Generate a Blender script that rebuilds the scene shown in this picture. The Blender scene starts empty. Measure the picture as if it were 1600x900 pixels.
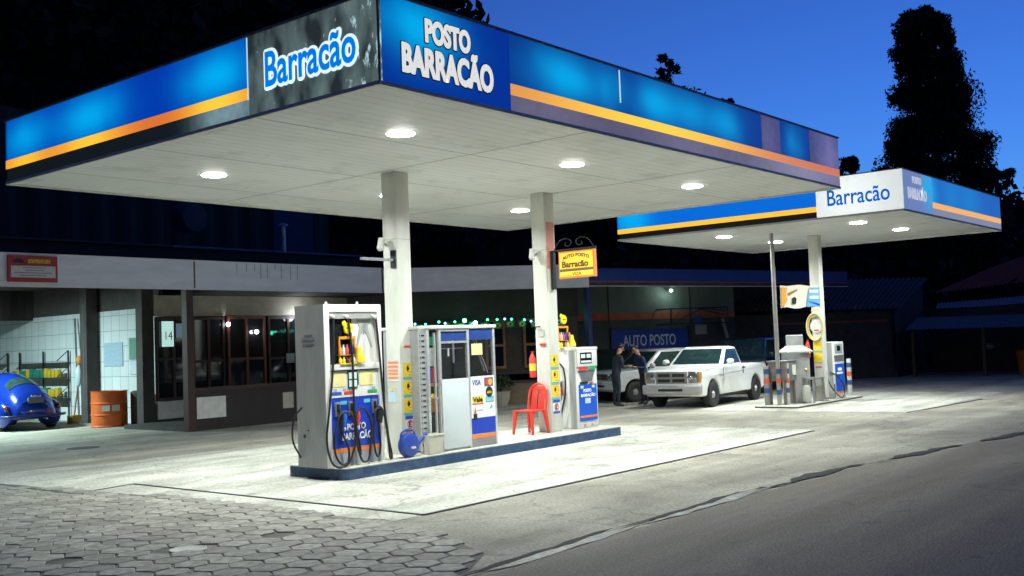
import bpy, bmesh, math, random
import numpy as np
from mathutils import Vector, Matrix
random.seed(7)
R_ = math.radians
SC = bpy.context.scene
COL = SC.collection

# ------------------------------------------------------------------ camera, sky, exposure
cam = bpy.data.cameras.new("camera"); camo = bpy.data.objects.new("camera", cam); COL.objects.link(camo)
cr = Vector((0.63688305, -0.77005008, -0.0374547)); cu = Vector((-0.01619723, -0.06193573, 0.9979487)); cd = Vector((0.77079026, 0.63496995, 0.0519185))
camo.matrix_world = Matrix(((cr.x, cu.x, -cd.x, 0), (cr.y, cu.y, -cd.y, 0), (cr.z, cu.z, -cd.z, 1.8), (0, 0, 0, 1)))
cam.sensor_width = 36; cam.lens = 1628.6 / 1600 * 36; cam.clip_start = 0.05; cam.clip_end = 2000
SC.camera = camo
W = bpy.data.worlds.new("World"); SC.world = W; W.use_nodes = True
wn, wl = W.node_tree.nodes, W.node_tree.links
bg = wn['Background']
sky = wn.new('ShaderNodeTexSky'); sky.sky_type = 'NISHITA'; sky.sun_disc = False
sky.sun_elevation = R_(-3.5); sky.sun_rotation = R_(80); sky.altitude = 800; sky.ozone_density = 3.0
mx = wn.new('ShaderNodeMix'); mx.data_type = 'RGBA'; mx.blend_type = 'MULTIPLY'; mx.inputs[0].default_value = 1
wl.new(sky.outputs[0], mx.inputs[6]); mx.inputs[7].default_value = (0.44, 1.0, 1.40, 1)
wl.new(mx.outputs[2], bg.inputs[0]); bg.inputs[1].default_value = 2.6
SC.view_settings.view_transform = 'Standard'; SC.view_settings.look = 'None'
SC.view_settings.exposure = 0.15; SC.view_settings.gamma = 1
SC.render.engine = 'CYCLES'

# ------------------------------------------------------------------ materials
MATS = {}
def mat(name, col, rough=0.6, metal=0.0, var=0.12, scale=6.0, bump=0.0, bscale=40.0, coat=0.0, col2=None, detail=5, contrast=None, stretch=None, spec=None, alpha=None, trans=0.0):
    if name in MATS: return MATS[name]
    m = bpy.data.materials.new(name); m.use_nodes = True; MATS[name] = m
    nt = m.node_tree; n, l = nt.nodes, nt.links; b = n['Principled BSDF']
    b.inputs['Roughness'].default_value = rough; b.inputs['Metallic'].default_value = metal
    if coat: b.inputs['Coat Weight'].default_value = coat; b.inputs['Coat Roughness'].default_value = 0.05
    if spec is not None: b.inputs['Specular IOR Level'].default_value = spec
    if trans: b.inputs['Transmission Weight'].default_value = trans
    if alpha is not None: b.inputs['Alpha'].default_value = alpha
    tc = n.new('ShaderNodeTexCoord'); src = tc.outputs['Object']
    if stretch:
        mp = n.new('ShaderNodeMapping'); mp.inputs['Scale'].default_value = stretch; l.new(src, mp.inputs[0]); src = mp.outputs[0]
    nz = n.new('ShaderNodeTexNoise'); nz.inputs['Scale'].default_value = scale; nz.inputs['Detail'].default_value = detail; nz.inputs['Roughness'].default_value = 0.65
    l.new(src, nz.inputs['Vector'])
    rp = n.new('ShaderNodeValToRGB'); l.new(nz.outputs['Fac'], rp.inputs[0])
    lo, hi = contrast or (0.3, 0.7)
    rp.color_ramp.elements[0].position = lo; rp.color_ramp.elements[1].position = hi
    c1 = [max(0, c * (1 - var)) for c in col]; c2 = [min(1, c * (1 + var)) for c in col]
    if col2 is not None: c1, c2 = col, col2
    rp.color_ramp.elements[0].color = (*c1, 1); rp.color_ramp.elements[1].color = (*c2, 1)
    l.new(rp.outputs[0], b.inputs['Base Color'])
    if bump:
        nb = n.new('ShaderNodeTexNoise'); nb.inputs['Scale'].default_value = bscale; nb.inputs['Detail'].default_value = 6; l.new(src, nb.inputs['Vector'])
        bp = n.new('ShaderNodeBump'); bp.inputs['Strength'].default_value = bump; bp.inputs['Distance'].default_value = 0.02
        l.new(nb.outputs['Fac'], bp.inputs['Height']); l.new(bp.outputs[0], b.inputs['Normal'])
    return m

def glow(name, col, strength, base=None, rough=0.5):
    if name in MATS: return MATS[name]
    m = bpy.data.materials.new(name); m.use_nodes = True; MATS[name] = m
    b = m.node_tree.nodes['Principled BSDF']
    b.inputs['Base Color'].default_value = (*(base or col), 1); b.inputs['Roughness'].default_value = rough
    b.inputs['Emission Color'].default_value = (*col, 1); b.inputs['Emission Strength'].default_value = strength
    return m

def lightbox(name, base, dim, hot, blobs, axis, s_dim, s_hot, zc, noise=0.0):
    """back-lit plastic: tube glow is painted into the emission as brighter zones. blobs = (u, half width, amp)"""
    m = bpy.data.materials.new(name); m.use_nodes = True; MATS[name] = m
    n, l = m.node_tree.nodes, m.node_tree.links; b = n['Principled BSDF']
    b.inputs['Base Color'].default_value = (*base, 1); b.inputs['Roughness'].default_value = 0.35
    tc = n.new('ShaderNodeTexCoord'); sx = n.new('ShaderNodeSeparateXYZ'); l.new(tc.outputs['Object'], sx.inputs[0])
    def M(op, a, b_=None, c=None):
        q = n.new('ShaderNodeMath'); q.operation = op
        for i, v in enumerate((a, b_, c)):
            if v is None: continue
            if isinstance(v, (int, float)): q.inputs[i].default_value = v
            else: l.new(v, q.inputs[i])
        return q.outputs[0]
    nz = n.new('ShaderNodeTexNoise'); nz.inputs['Scale'].default_value = 1.3; l.new(tc.outputs['Object'], nz.inputs['Vector'])
    wob = M('MULTIPLY', M('SUBTRACT', nz.outputs['Fac'], 0.5), 0.5)
    u = M('ADD', sx.outputs[axis], wob)
    tot = None
    for (u0, w, a) in blobs:
        d = M('DIVIDE', M('SUBTRACT', u, u0), w)
        dz = M('DIVIDE', M('SUBTRACT', sx.outputs[2], zc[0]), zc[1])
        g = M('MULTIPLY', M('POWER', 2.718, M('MULTIPLY', M('ADD', M('MULTIPLY', d, d), M('MULTIPLY', dz, dz)), -1.0)), a)
        tot = g if tot is None else M('ADD', tot, g)
    tot = M('MINIMUM', tot, 1.0)
    mixc = n.new('ShaderNodeMix'); mixc.data_type = 'RGBA'; l.new(tot, mixc.inputs[0])
    mixc.inputs[6].default_value = (*dim, 1); mixc.inputs[7].default_value = (*hot, 1)
    l.new(mixc.outputs[2], b.inputs['Emission Color'])
    st = M('ADD', M('MULTIPLY', tot, s_hot - s_dim), s_dim)
    if noise:
        n2 = n.new('ShaderNodeTexNoise'); n2.inputs['Scale'].default_value = 9; n2.inputs['Detail'].default_value = 8; l.new(tc.outputs['Object'], n2.inputs['Vector'])
        st = M('MULTIPLY', st, M('ADD', M('MULTIPLY', n2.outputs['Fac'], noise), 1 - noise * 0.5))
    l.new(st, b.inputs['Emission Strength'])
    return m

# ------------------------------------------------------------------ mesh helpers
class MB:
    def __init__(s): s.v = []; s.f = []
    def add(s, vs, fs):
        o = len(s.v); s.v += [tuple(v) for v in vs]; s.f += [tuple(i + o for i in f) for f in fs]; return s
    def box(s, x0, x1, y0, y1, z0, z1):
        return s.add([(x0,y0,z0),(x1,y0,z0),(x1,y1,z0),(x0,y1,z0),(x0,y0,z1),(x1,y0,z1),(x1,y1,z1),(x0,y1,z1)],
                     [(0,3,2,1),(4,5,6,7),(0,1,5,4),(1,2,6,5),(2,3,7,6),(3,0,4,7)])
    def bar(s, p0, p1, w, h):
        p0, p1 = Vector(p0), Vector(p1); d = (p1 - p0).normalized()
        a = d.cross(Vector((0,0,1)))
        if a.length < 1e-3: a = Vector((1,0,0))
        a.normalize(); b = a.cross(d)
        vs = []
        for p in (p0, p1):
            for i, j in ((-1,-1),(1,-1),(1,1),(-1,1)): vs.append(p + a*(w/2*i) + b*(h/2*j))
        return s.add(vs, [(0,1,2,3),(7,6,5,4),(0,4,5,1),(1,5,6,2),(2,6,7,3),(3,7,4,0)])
    def cyl(s, p0, p1, r0, r1=None, n=16):
        return s.tube([p0, p1], [r0, r0 if r1 is None else r1], n)
    def tube(s, pts, r, n=10, cap=True):
        pts = [Vector(p) for p in pts]; rs = r if isinstance(r, (list, tuple)) else [r]*len(pts)
        ref = None; vs = []
        for i, p in enumerate(pts):
            d = (pts[min(i+1, len(pts)-1)] - pts[max(i-1, 0)])
            if d.length < 1e-9: d = Vector((0,0,1))
            d.normalize()
            if ref is None:
                ref = Vector((0,0,1)) if abs(d.z) < 0.9 else Vector((1,0,0))
            a = (ref - d*ref.dot(d))
            if a.length < 1e-6: a = d.orthogonal()
            a.normalize(); ref = a; b = d.cross(a)
            for k in range(n):
                t = 2*math.pi*k/n; vs.append(p + a*(rs[i]*math.cos(t)) + b*(rs[i]*math.sin(t)))
        fs = []
        for i in range(len(pts)-1):
            for k in range(n): fs.append((i*n+k, i*n+(k+1)%n, (i+1)*n+(k+1)%n, (i+1)*n+k))
        if cap: fs.append(tuple(range(n))[::-1]); fs.append(tuple((len(pts)-1)*n+k for k in range(n)))
        return s.add(vs, fs)
    def lathe(s, prof, c=(0,0,0), axis='z', n=24):
        vs = []; fs = []
        for (r, h) in prof:
            for k in range(n):
                t = 2*math.pi*k/n; a, b = r*math.cos(t), r*math.sin(t)
                q = {'z': (a,b,h), 'y': (a,h,-b), 'x': (h,a,b)}[axis]
                vs.append((q[0]+c[0], q[1]+c[1], q[2]+c[2]))
        for i in range(len(prof)-1):
            for k in range(n): fs.append((i*n+k, i*n+(k+1)%n, (i+1)*n+(k+1)%n, (i+1)*n+k))
        fs.append(tuple(range(n))[::-1]); fs.append(tuple((len(prof)-1)*n+k for k in range(n)))
        return s.add(vs, fs)
    def ell(s, c, r, nu=20, nv=12, p=1.0):
        vs = []; fs = []
        def sp(x): return math.copysign(abs(x)**p, x)
        for j in range(nv+1):
            ph = -math.pi/2 + math.pi*j/nv
            for i in range(nu):
                t = 2*math.pi*i/nu
                vs.append((c[0]+r[0]*sp(math.cos(ph))*sp(math.cos(t)), c[1]+r[1]*sp(math.cos(ph))*sp(math.sin(t)), c[2]+r[2]*sp(math.sin(ph))))
        for j in range(nv):
            for i in range(nu): fs.append((j*nu+i, j*nu+(i+1)%nu, (j+1)*nu+(i+1)%nu, (j+1)*nu+i))
        return s.add(vs, fs)
    def prism(s, poly, d, o=(0,0,0), U=(1,0,0), V=(0,0,1)):
        """poly in (u,v), extruded by vector d"""
        o, U, V, d = Vector(o), Vector(U), Vector(V), Vector(d); n = len(poly)
        a = [o + U*p[0] + V*p[1] for p in poly]; b = [p + d for p in a]
        fs = [tuple(range(n))[::-1], tuple(range(n, 2*n))] + [(i, (i+1)%n, n+(i+1)%n, n+i) for i in range(n)]
        return s.add(a + b, fs)
    def loft(s, rings, cap=True):
        n = len(rings[0]); vs = [p for r in rings for p in r]; fs = []
        for i in range(len(rings)-1):
            for k in range(n): fs.append((i*n+k, i*n+(k+1)%n, (i+1)*n+(k+1)%n, (i+1)*n+k))
        if cap: fs.append(tuple(range(n))[::-1]); fs.append(tuple((len(rings)-1)*n+k for k in range(n)))
        return s.add(vs, fs)
    def panel(s, o, U, V, w, h, t=0.004):
        """thin sheet: origin o (bottom-left), proud along U x V"""
        o, U, V = Vector(o), Vector(U).normalized(), Vector(V).normalized(); N = U.cross(V)
        return s.prism([(0,0),(w,0),(w,h),(0,h)], N*t, o, U, V)
    def text(s, txt, o, U, V, w, h, depth=0.01, bold=0.0, fit=None, arc=None, shear=0.0):
        vs, fs = text_mesh(txt, w, h, bold, fit)
        o, U, V = Vector(o), Vector(U).normalized(), Vector(V).normalized(); N = U.cross(V)
        out = []
        for (x, y, z) in vs:
            if arc:
                t = (x/w - 0.5); y = y + arc*(1 - 4*t*t)
            out.append(o + U*x + V*y + N*(depth*z))
        return s.add(out, fs)
    def build(s, name, m, parent=None, bevel=0.0, smooth=False, seg=2, kind=None, angle=40, loc=None, world=True):
        me = bpy.data.meshes.new(name)
        vs = s.v
        if parent is not None and world:
            off = root_world(parent).inverted()
            vs = [off @ Vector(v) for v in vs]
        elif loc is not None:
            vs = [Vector(v) - Vector(loc) for v in vs]
        me.from_pydata([tuple(v) for v in vs], [], s.f); me.update()
        bm = bmesh.new(); bm.from_mesh(me)
        bmesh.ops.recalc_face_normals(bm, faces=bm.faces)
        if bevel:
            es = [e for e in bm.edges if len(e.link_faces) == 2 and e.calc_face_angle(0) > R_(30)]
            bmesh.ops.bevel(bm, geom=es, offset=bevel, segments=seg, profile=0.5, affect='EDGES', clamp_overlap=True)
        bm.to_mesh(me); bm.free()
        if smooth or bevel:
            for p in me.polygons: p.use_smooth = True
            try: me.set_sharp_from_angle(angle=R_(angle))
            except Exception: pass
        if m: me.materials.append(m)
        o = bpy.data.objects.new(name, me); COL.objects.link(o)
        if parent is not None: o.parent = parent
        elif loc is not None: o.location = loc
        if kind: o['kind'] = kind
        return o

def root_world(o):
    while o.parent is not None: o = o.parent
    return Matrix.Translation(o.location) @ Matrix.Rotation(o.rotation_euler.z, 4, 'Z')

_tcache = {}
def text_mesh(txt, w, h, bold=0.0, fit=None):
    """mesh of a line of text fitted into w x h; z is 0..1 through the thickness"""
    key = (txt, bold)
    def raw(t, off):
        k = (t, off)
        if k in _tcache: return _tcache[k]
        c = bpy.data.curves.new('t', 'FONT'); c.body = t; c.size = 1; c.offset = off; c.extrude = 0.5; c.resolution_u = 4
        ob = bpy.data.objects.new('t', c); COL.objects.link(ob)
        dg = bpy.context.evaluated_depsgraph_get(); e = ob.evaluated_get(dg); me = e.to_mesh()
        vs = [tuple(v.co) for v in me.vertices]; fs = [tuple(p.vertices) for p in me.polygons]
        e.to_mesh_clear(); bpy.data.objects.remove(ob); bpy.data.curves.remove(c)
        _tcache[k] = (vs, fs); return vs, fs
    v0, _ = raw(fit or txt, 0.0)
    x0 = min(v[0] for v in v0); x1 = max(v[0] for v in v0); y0 = min(v[1] for v in v0); y1 = max(v[1] for v in v0)
    vs, fs = raw(txt, bold)
    sx, sy = w/(x1-x0), h/(y1-y0)
    return [((v[0]-x0)*sx, (v[1]-y0)*sy, v[2]+0.5) for v in vs], fs

def tag(o, label=None, cat=None, group=None, kind=None):
    if label: o['label'] = label
    if cat: o['category'] = cat
    if group: o['group'] = group
    if kind: o['kind'] = kind
    return o
def thing(name, label, cat, loc=(0,0,0), rz=0.0, group=None):
    o = bpy.data.objects.new(name, None); COL.objects.link(o); o.location = loc; o.rotation_euler = (0,0,rz); o.empty_display_size = 0.2
    return tag(o, label, cat, group)
def copy_tree(o, parent=None):
    c = o.copy(); COL.objects.link(c); c.parent = parent
    for ch in list(o.children): copy_tree(ch, c)
    return c
def spline(pts, n=8):
    P = [Vector(p) for p in pts]; P = [P[0]*2-P[1]] + P + [P[-1]*2-P[-2]]; out = []
    for i in range(1, len(P)-2):
        a, b, c, d = P[i-1:i+3]
        for k in range(n):
            t = k/n; out.append(0.5*((2*b)+(c-a)*t+(2*a-5*b+4*c-d)*t*t+(3*b-a-3*c+d)*t**3))
    out.append(P[-2]); return out
X, Y, Z = Vector((1,0,0)), Vector((0,1,0)), Vector((0,0,1))

# palette
white = mat('white_paint', (0.72,0.72,0.70), 0.4, var=0.06, scale=9)
offwhite = mat('aged_white', (0.60,0.60,0.56), 0.55, var=0.12, scale=5, bump=0.1)
grey_metal = mat('grey_painted_steel', (0.30,0.31,0.31), 0.45, 0.2, var=0.12, scale=8)
steel = mat('bare_steel', (0.45,0.46,0.46), 0.35, 0.8, var=0.2, scale=12)
rusty = mat('dull_steel', (0.20,0.18,0.16), 0.55, 0.4, var=0.3, scale=8)
alu = mat('aluminium_frame', (0.62,0.63,0.62), 0.35, 0.6, var=0.08, scale=20)
black = mat('black_rubber', (0.012,0.012,0.013), 0.45, var=0.2)
dark_metal = mat('dark_iron', (0.03,0.03,0.033), 0.5, 0.3, var=0.2)
blue = mat('blue_panel', (0.01,0.045,0.42), 0.35, var=0.08, scale=4)
navy = mat('navy_paint', (0.018,0.05,0.12), 0.6, col2=(.10,.14,.19), contrast=(.45,.85), scale=7, detail=10, bump=0.15)
orange = mat('orange_stripe', (0.75,0.22,0.05), 0.45, var=0.08)
yellow = mat('yellow_print', (0.78,0.58,0.05), 0.45, var=0.06)
paleyellow = mat('pale_yellow_sticker', (0.75,0.66,0.30), 0.5, var=0.06)
red = mat('red_print', (0.65,0.05,0.04), 0.45, var=0.06)
green = mat('green_print', (0.02,0.33,0.12), 0.45, var=0.06)
cyan = mat('cyan_print', (0.10,0.45,0.55), 0.45, var=0.06)
ink = mat('black_ink', (0.015,0.015,0.015), 0.5, var=0.05)
lettering = mat('white_lettering', (0.85,0.85,0.85), 0.45, var=0.02)
glass_dark = mat('dark_glass', (0.012,0.014,0.018), 0.05, var=0.3, scale=2, spec=0.6)
wood = mat('dark_wood', (0.045,0.022,0.014), 0.55, var=0.3, scale=5, stretch=(1,1,0.15), bump=0.1)
warmwood = mat('varnished_wood', (0.26,0.11,0.045), 0.4, var=0.25, scale=6, stretch=(1,1,0.2))
tyre = mat('tyre_rubber', (0.015,0.015,0.015), 0.75, var=0.2, bump=0.2)
rimm = mat('silver_rim', (0.55,0.55,0.56), 0.3, 0.8, var=0.1)
chrome = mat('chrome', (0.7,0.7,0.7), 0.12, 1.0, var=0.03)
clear = mat('clear_glass', (0.05,0.06,0.06), 0.03, var=0.02, trans=0.0, alpha=0.12)

# ------------------------------------------------------------------ ground
def sheet(name, poly, z, m, kind='structure'):
    o = MB().add([(p[0], p[1], z) for p in poly], [tuple(range(len(poly)))]).build(name, m); o['kind'] = kind
    if o.data.polygons[0].normal.z < 0: o.data.flip_normals()
    return o
def ground_mat(name, c1, c2, c3, s_big, s_fine, rough=0.85, bump=0.4, cracks=False, streak=None, stains=0):
    m = bpy.data.materials.new(name); m.use_nodes = True; n, l = m.node_tree.nodes, m.node_tree.links; b = n['Principled BSDF']
    tc = n.new('ShaderNodeTexCoord'); src = tc.outputs['Object']
    if streak:
        mp = n.new('ShaderNodeMapping'); mp.inputs['Scale'].default_value = streak; l.new(src, mp.inputs[0]); big_src = mp.outputs[0]
    else: big_src = src
    A = n.new('ShaderNodeTexNoise'); A.inputs['Scale'].default_value = s_big; A.inputs['Detail'].default_value = 7; A.inputs['Roughness'].default_value = 0.6; A.inputs['Distortion'].default_value = 0.6; l.new(big_src, A.inputs['Vector'])
    r = n.new('ShaderNodeValToRGB'); l.new(A.outputs['Fac'], r.inputs[0])
    r.color_ramp.elements[0].position = 0.32; r.color_ramp.elements[0].color = (*c1, 1)
    r.color_ramp.elements[1].position = 0.66; r.color_ramp.elements[1].color = (*c3, 1)
    e = r.color_ramp.elements.new(0.5); e.color = (*c2, 1)
    Bn = n.new('ShaderNodeTexNoise'); Bn.inputs['Scale'].default_value = s_fine; Bn.inputs['Detail'].default_value = 4; l.new(src, Bn.inputs['Vector'])
    mr = n.new('ShaderNodeMapRange'); mr.inputs[1].default_value = 0.3; mr.inputs[2].default_value = 0.7; mr.inputs[3].default_value = 0.65; mr.inputs[4].default_value = 1.3; l.new(Bn.outputs['Fac'], mr.inputs[0])
    mm = n.new('ShaderNodeMix'); mm.data_type = 'RGBA'; mm.blend_type = 'MULTIPLY'; mm.inputs[0].default_value = 1
    l.new(r.outputs[0], mm.inputs[6]); l.new(mr.outputs[0], mm.inputs[7])
    out = mm.outputs[2]
    if cracks:
        V_ = n.new('ShaderNodeTexVoronoi'); V_.feature = 'DISTANCE_TO_EDGE'; V_.inputs['Scale'].default_value = 0.35
        W2 = n.new('ShaderNodeVectorMath'); W2.operation = 'ADD'
        N3 = n.new('ShaderNodeTexNoise'); N3.inputs['Scale'].default_value = 1.6; l.new(src, N3.inputs['Vector']); l.new(src, W2.inputs[0]); l.new(N3.outputs['Color'], W2.inputs[1]); l.new(W2.outputs[0], V_.inputs['Vector'])
        cr_ = n.new('ShaderNodeMapRange'); cr_.inputs[1].default_value = 0.0; cr_.inputs[2].default_value = 0.008; cr_.inputs[3].default_value = 0.6; cr_.inputs[4].default_value = 1; l.new(V_.outputs['Distance'], cr_.inputs[0])
        m2 = n.new('ShaderNodeMix'); m2.data_type = 'RGBA'; m2.blend_type = 'MULTIPLY'; m2.inputs[0].default_value = 1
        l.new(out, m2.inputs[6]); l.new(cr_.outputs[0], m2.inputs[7]); out = m2.outputs[2]
    if stains:
        S1 = n.new('ShaderNodeTexNoise'); S1.inputs['Scale'].default_value = 1.7; S1.inputs['Detail'].default_value = 6; S1.inputs['Distortion'].default_value = 1.2; l.new(src, S1.inputs['Vector'])
        S2 = n.new('ShaderNodeMapRange'); S2.inputs[1].default_value=.60; S2.inputs[2].default_value=.70; S2.inputs[3].default_value=1; S2.inputs[4].default_value=1-stains; l.new(S1.outputs['Fac'], S2.inputs[0])
        m4 = n.new('ShaderNodeMix'); m4.data_type='RGBA'; m4.blend_type='MULTIPLY'; m4.inputs[0].default_value=1; l.new(out, m4.inputs[6]); l.new(S2.outputs[0], m4.inputs[7])
        # drips: small round spots
        Vd = n.new('ShaderNodeTexVoronoi'); Vd.inputs['Scale'].default_value = 1.9; l.new(src, Vd.inputs['Vector'])
        Vr = n.new('ShaderNodeMapRange'); Vr.inputs[1].default_value=.05; Vr.inputs[2].default_value=.11; Vr.inputs[3].default_value=1-stains*1.1; Vr.inputs[4].default_value=1; l.new(Vd.outputs['Distance'], Vr.inputs[0])
        m5 = n.new('ShaderNodeMix'); m5.data_type='RGBA'; m5.blend_type='MULTIPLY'; m5.inputs[0].default_value=1; l.new(m4.outputs[2], m5.inputs[6]); l.new(Vr.outputs[0], m5.inputs[7])
        # tyre-worn lanes along x
        Tm = n.new('ShaderNodeMapping'); Tm.inputs['Scale'].default_value=(.06,1.1,1); l.new(src, Tm.inputs[0]); T1 = n.new('ShaderNodeTexNoise'); T1.inputs['Scale'].default_value=1.3; T1.inputs['Detail'].default_value=3; l.new(Tm.outputs[0], T1.inputs['Vector'])
        T2 = n.new('ShaderNodeMapRange'); T2.inputs[1].default_value=.42; T2.inputs[2].default_value=.6; T2.inputs[3].default_value=.80; T2.inputs[4].default_value=1.08; l.new(T1.outputs['Fac'], T2.inputs[0])
        m6 = n.new('ShaderNodeMix'); m6.data_type='RGBA'; m6.blend_type='MULTIPLY'; m6.inputs[0].default_value=1; l.new(m5.outputs[2], m6.inputs[6]); l.new(T2.outputs[0], m6.inputs[7]); out = m6.outputs[2]
    l.new(out, b.inputs['Base Color']); b.inputs['Roughness'].default_value = rough
    bp = n.new('ShaderNodeBump'); bp.inputs['Strength'].default_value = bump; bp.inputs['Distance'].default_value = 0.015
    l.new(Bn.outputs['Fac'], bp.inputs['Height']); l.new(bp.outputs[0], b.inputs['Normal'])
    return m
m_fore = ground_mat('forecourt_asphalt', (0.22,0.205,0.165), (0.32,0.30,0.24), (0.42,0.395,0.32), 0.55, 30, 0.85, 0.5, cracks=True, stains=.3)
m_conc = ground_mat('pad_concrete', (0.27,0.265,0.215), (0.42,0.42,0.36), (0.54,0.54,0.47), 0.9, 22, 0.7, 0.2, cracks=True, streak=(0.55,1.3,1), stains=.32)
m_road = ground_mat('road_asphalt', (0.15,0.13,0.10), (0.21,0.185,0.145), (0.27,0.24,0.19), 0.35, 45, 0.8, 0.7, streak=(0.25,1.2,1), stains=.25)
m_gut = ground_mat('gutter_concrete', (0.10,0.09,0.075), (0.16,0.155,0.13), (0.28,0.32,0.31), 3.2, 18, 0.5, 0.5)
m_dust = ground_mat('dusty_edge', (0.20,0.19,0.16), (0.30,0.29,0.24), (0.38,0.36,0.30), 1.5, 25)

sheet('ground', [(-150,-150),(400,-150),(400,400),(-150,400)], 0.0, m_fore)
# concrete pad of the near canopy, with its irregular poured outline past the drain
def rag(p0, p1, n=24, amp=0.12):
    out = []
    for i in range(n):
        t = i/n; x = p0[0]+(p1[0]-p0[0])*t; y = p0[1]+(p1[1]-p0[1])*t
        a = 0 if i == 0 else random.uniform(-amp, amp)
        out.append((x+a*(p1[1]-p0[1])/max(1e-6, math.hypot(p1[0]-p0[0], p1[1]-p0[1])), y+a))
    return out
sheet('concrete_pad', rag((7.55,7.9),(18.2,7.9),2,0)+rag((18.2,7.9),(18.1,12.6))+rag((18.1,12.6),(17.0,15.6))+rag((17.0,15.6),(7.0,17.2))+rag((7.0,17.2),(7.45,9.8))+rag((7.45,9.8),(7.55,7.9),8,0.05), 0.004, m_conc)
sheet('far_concrete_pad', rag((22.35,7.6),(29.5,7.6),2,0)+rag((29.5,7.6),(29.6,13.5))+rag((29.6,13.5),(22.0,14.3))+rag((22.0,14.3),(22.3,9.0),12,0.1), 0.004, m_conc)
# road: follows the forecourt edge
edge = [(-40,6.6),(0,5.75),(4,5.6),(6.1,5.55),(8,5.56),(9.8,5.58),(11.5,5.52),(13,5.45),(16,4.97),(18.5,4.52),(22,3.9),(28,2.8),(45,-0.5),(120,-16)]
def edge_y(x):
    for (a, b) in zip(edge, edge[1:]):
        if a[0] <= x <= b[0]: return a[1]+(b[1]-a[1])*(x-a[0])/(b[0]-a[0])
    return edge[-1][1]
xs = [-40,-20] + [i*0.25 for i in range(-20, 180)] + [60, 120]
def wob(x, s, a): return a*(math.sin(x*2.3+s)+0.6*math.sin(x*5.1+2*s)+0.5*math.sin(x*11.7+s*3))
strip = MB()
def ribbon(name, off0, off1, z, m, s0=1.0, s1=2.0, a0=0.03, a1=0.03, x0=-1e9, x1=1e9):
    vs = []; fs = []; xx = [x for x in xs if x0 <= x <= x1]
    for x in xx:
        vs.append((x, edge_y(x)+off0+wob(x, s0, a0), z)); vs.append((x, edge_y(x)+off1+wob(x, s1, a1), z))
    for i in range(len(xx)-1): fs.append((2*i, 2*i+2, 2*i+3, 2*i+1))
    o = MB().add(vs, fs).build(name, m); o['kind'] = 'structure'; return o
ribbon('road', -40, -0.10, 0.004, m_road, a0=0.0, a1=0.03)
ribbon('gutter', -0.08, 0.03, 0.008, m_gut, 1.0, 2.7, 0.035, 0.045, x1=11.5)
m_crack = mat('broken_edge_dirt', (0.03,0.03,0.028), 0.9, var=0.5, scale=3, bump=0.6)
ribbon('gutter_crack', 0.03, 0.085, 0.012, m_crack, 2.0, 2.6, 0.035, 0.03, x1=11.3)
ribbon('gutter_crack', -0.05, 0.06, 0.012, m_crack, 1.4, 4.0, 0.045, 0.06, x0=11.25)
# drain channels
m_drain = mat('drain_iron', (0.02,0.02,0.02), 0.7, var=0.4)
def drain(name, pts, w=0.05, z=0.009):
    mb = MB()
    for a, b in zip(pts, pts[1:]):
        mb.bar((a[0],a[1],z), (b[0],b[1],z), w, 0.006)
    return tag(mb.build(name, m_drain), kind='structure')
drain('drain_channel', [(17.98,7.9),(7.97,7.9),(7.97,13.6)])
drain('drain_channel', [(7.0,13.45),(7.97,13.6)], 0.025)
drain('drain_channel', [(7.0,13.45),(7.0,16.9)])
drain('drain_channel', [(22.33,7.71),(26.65,7.4)])

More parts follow.
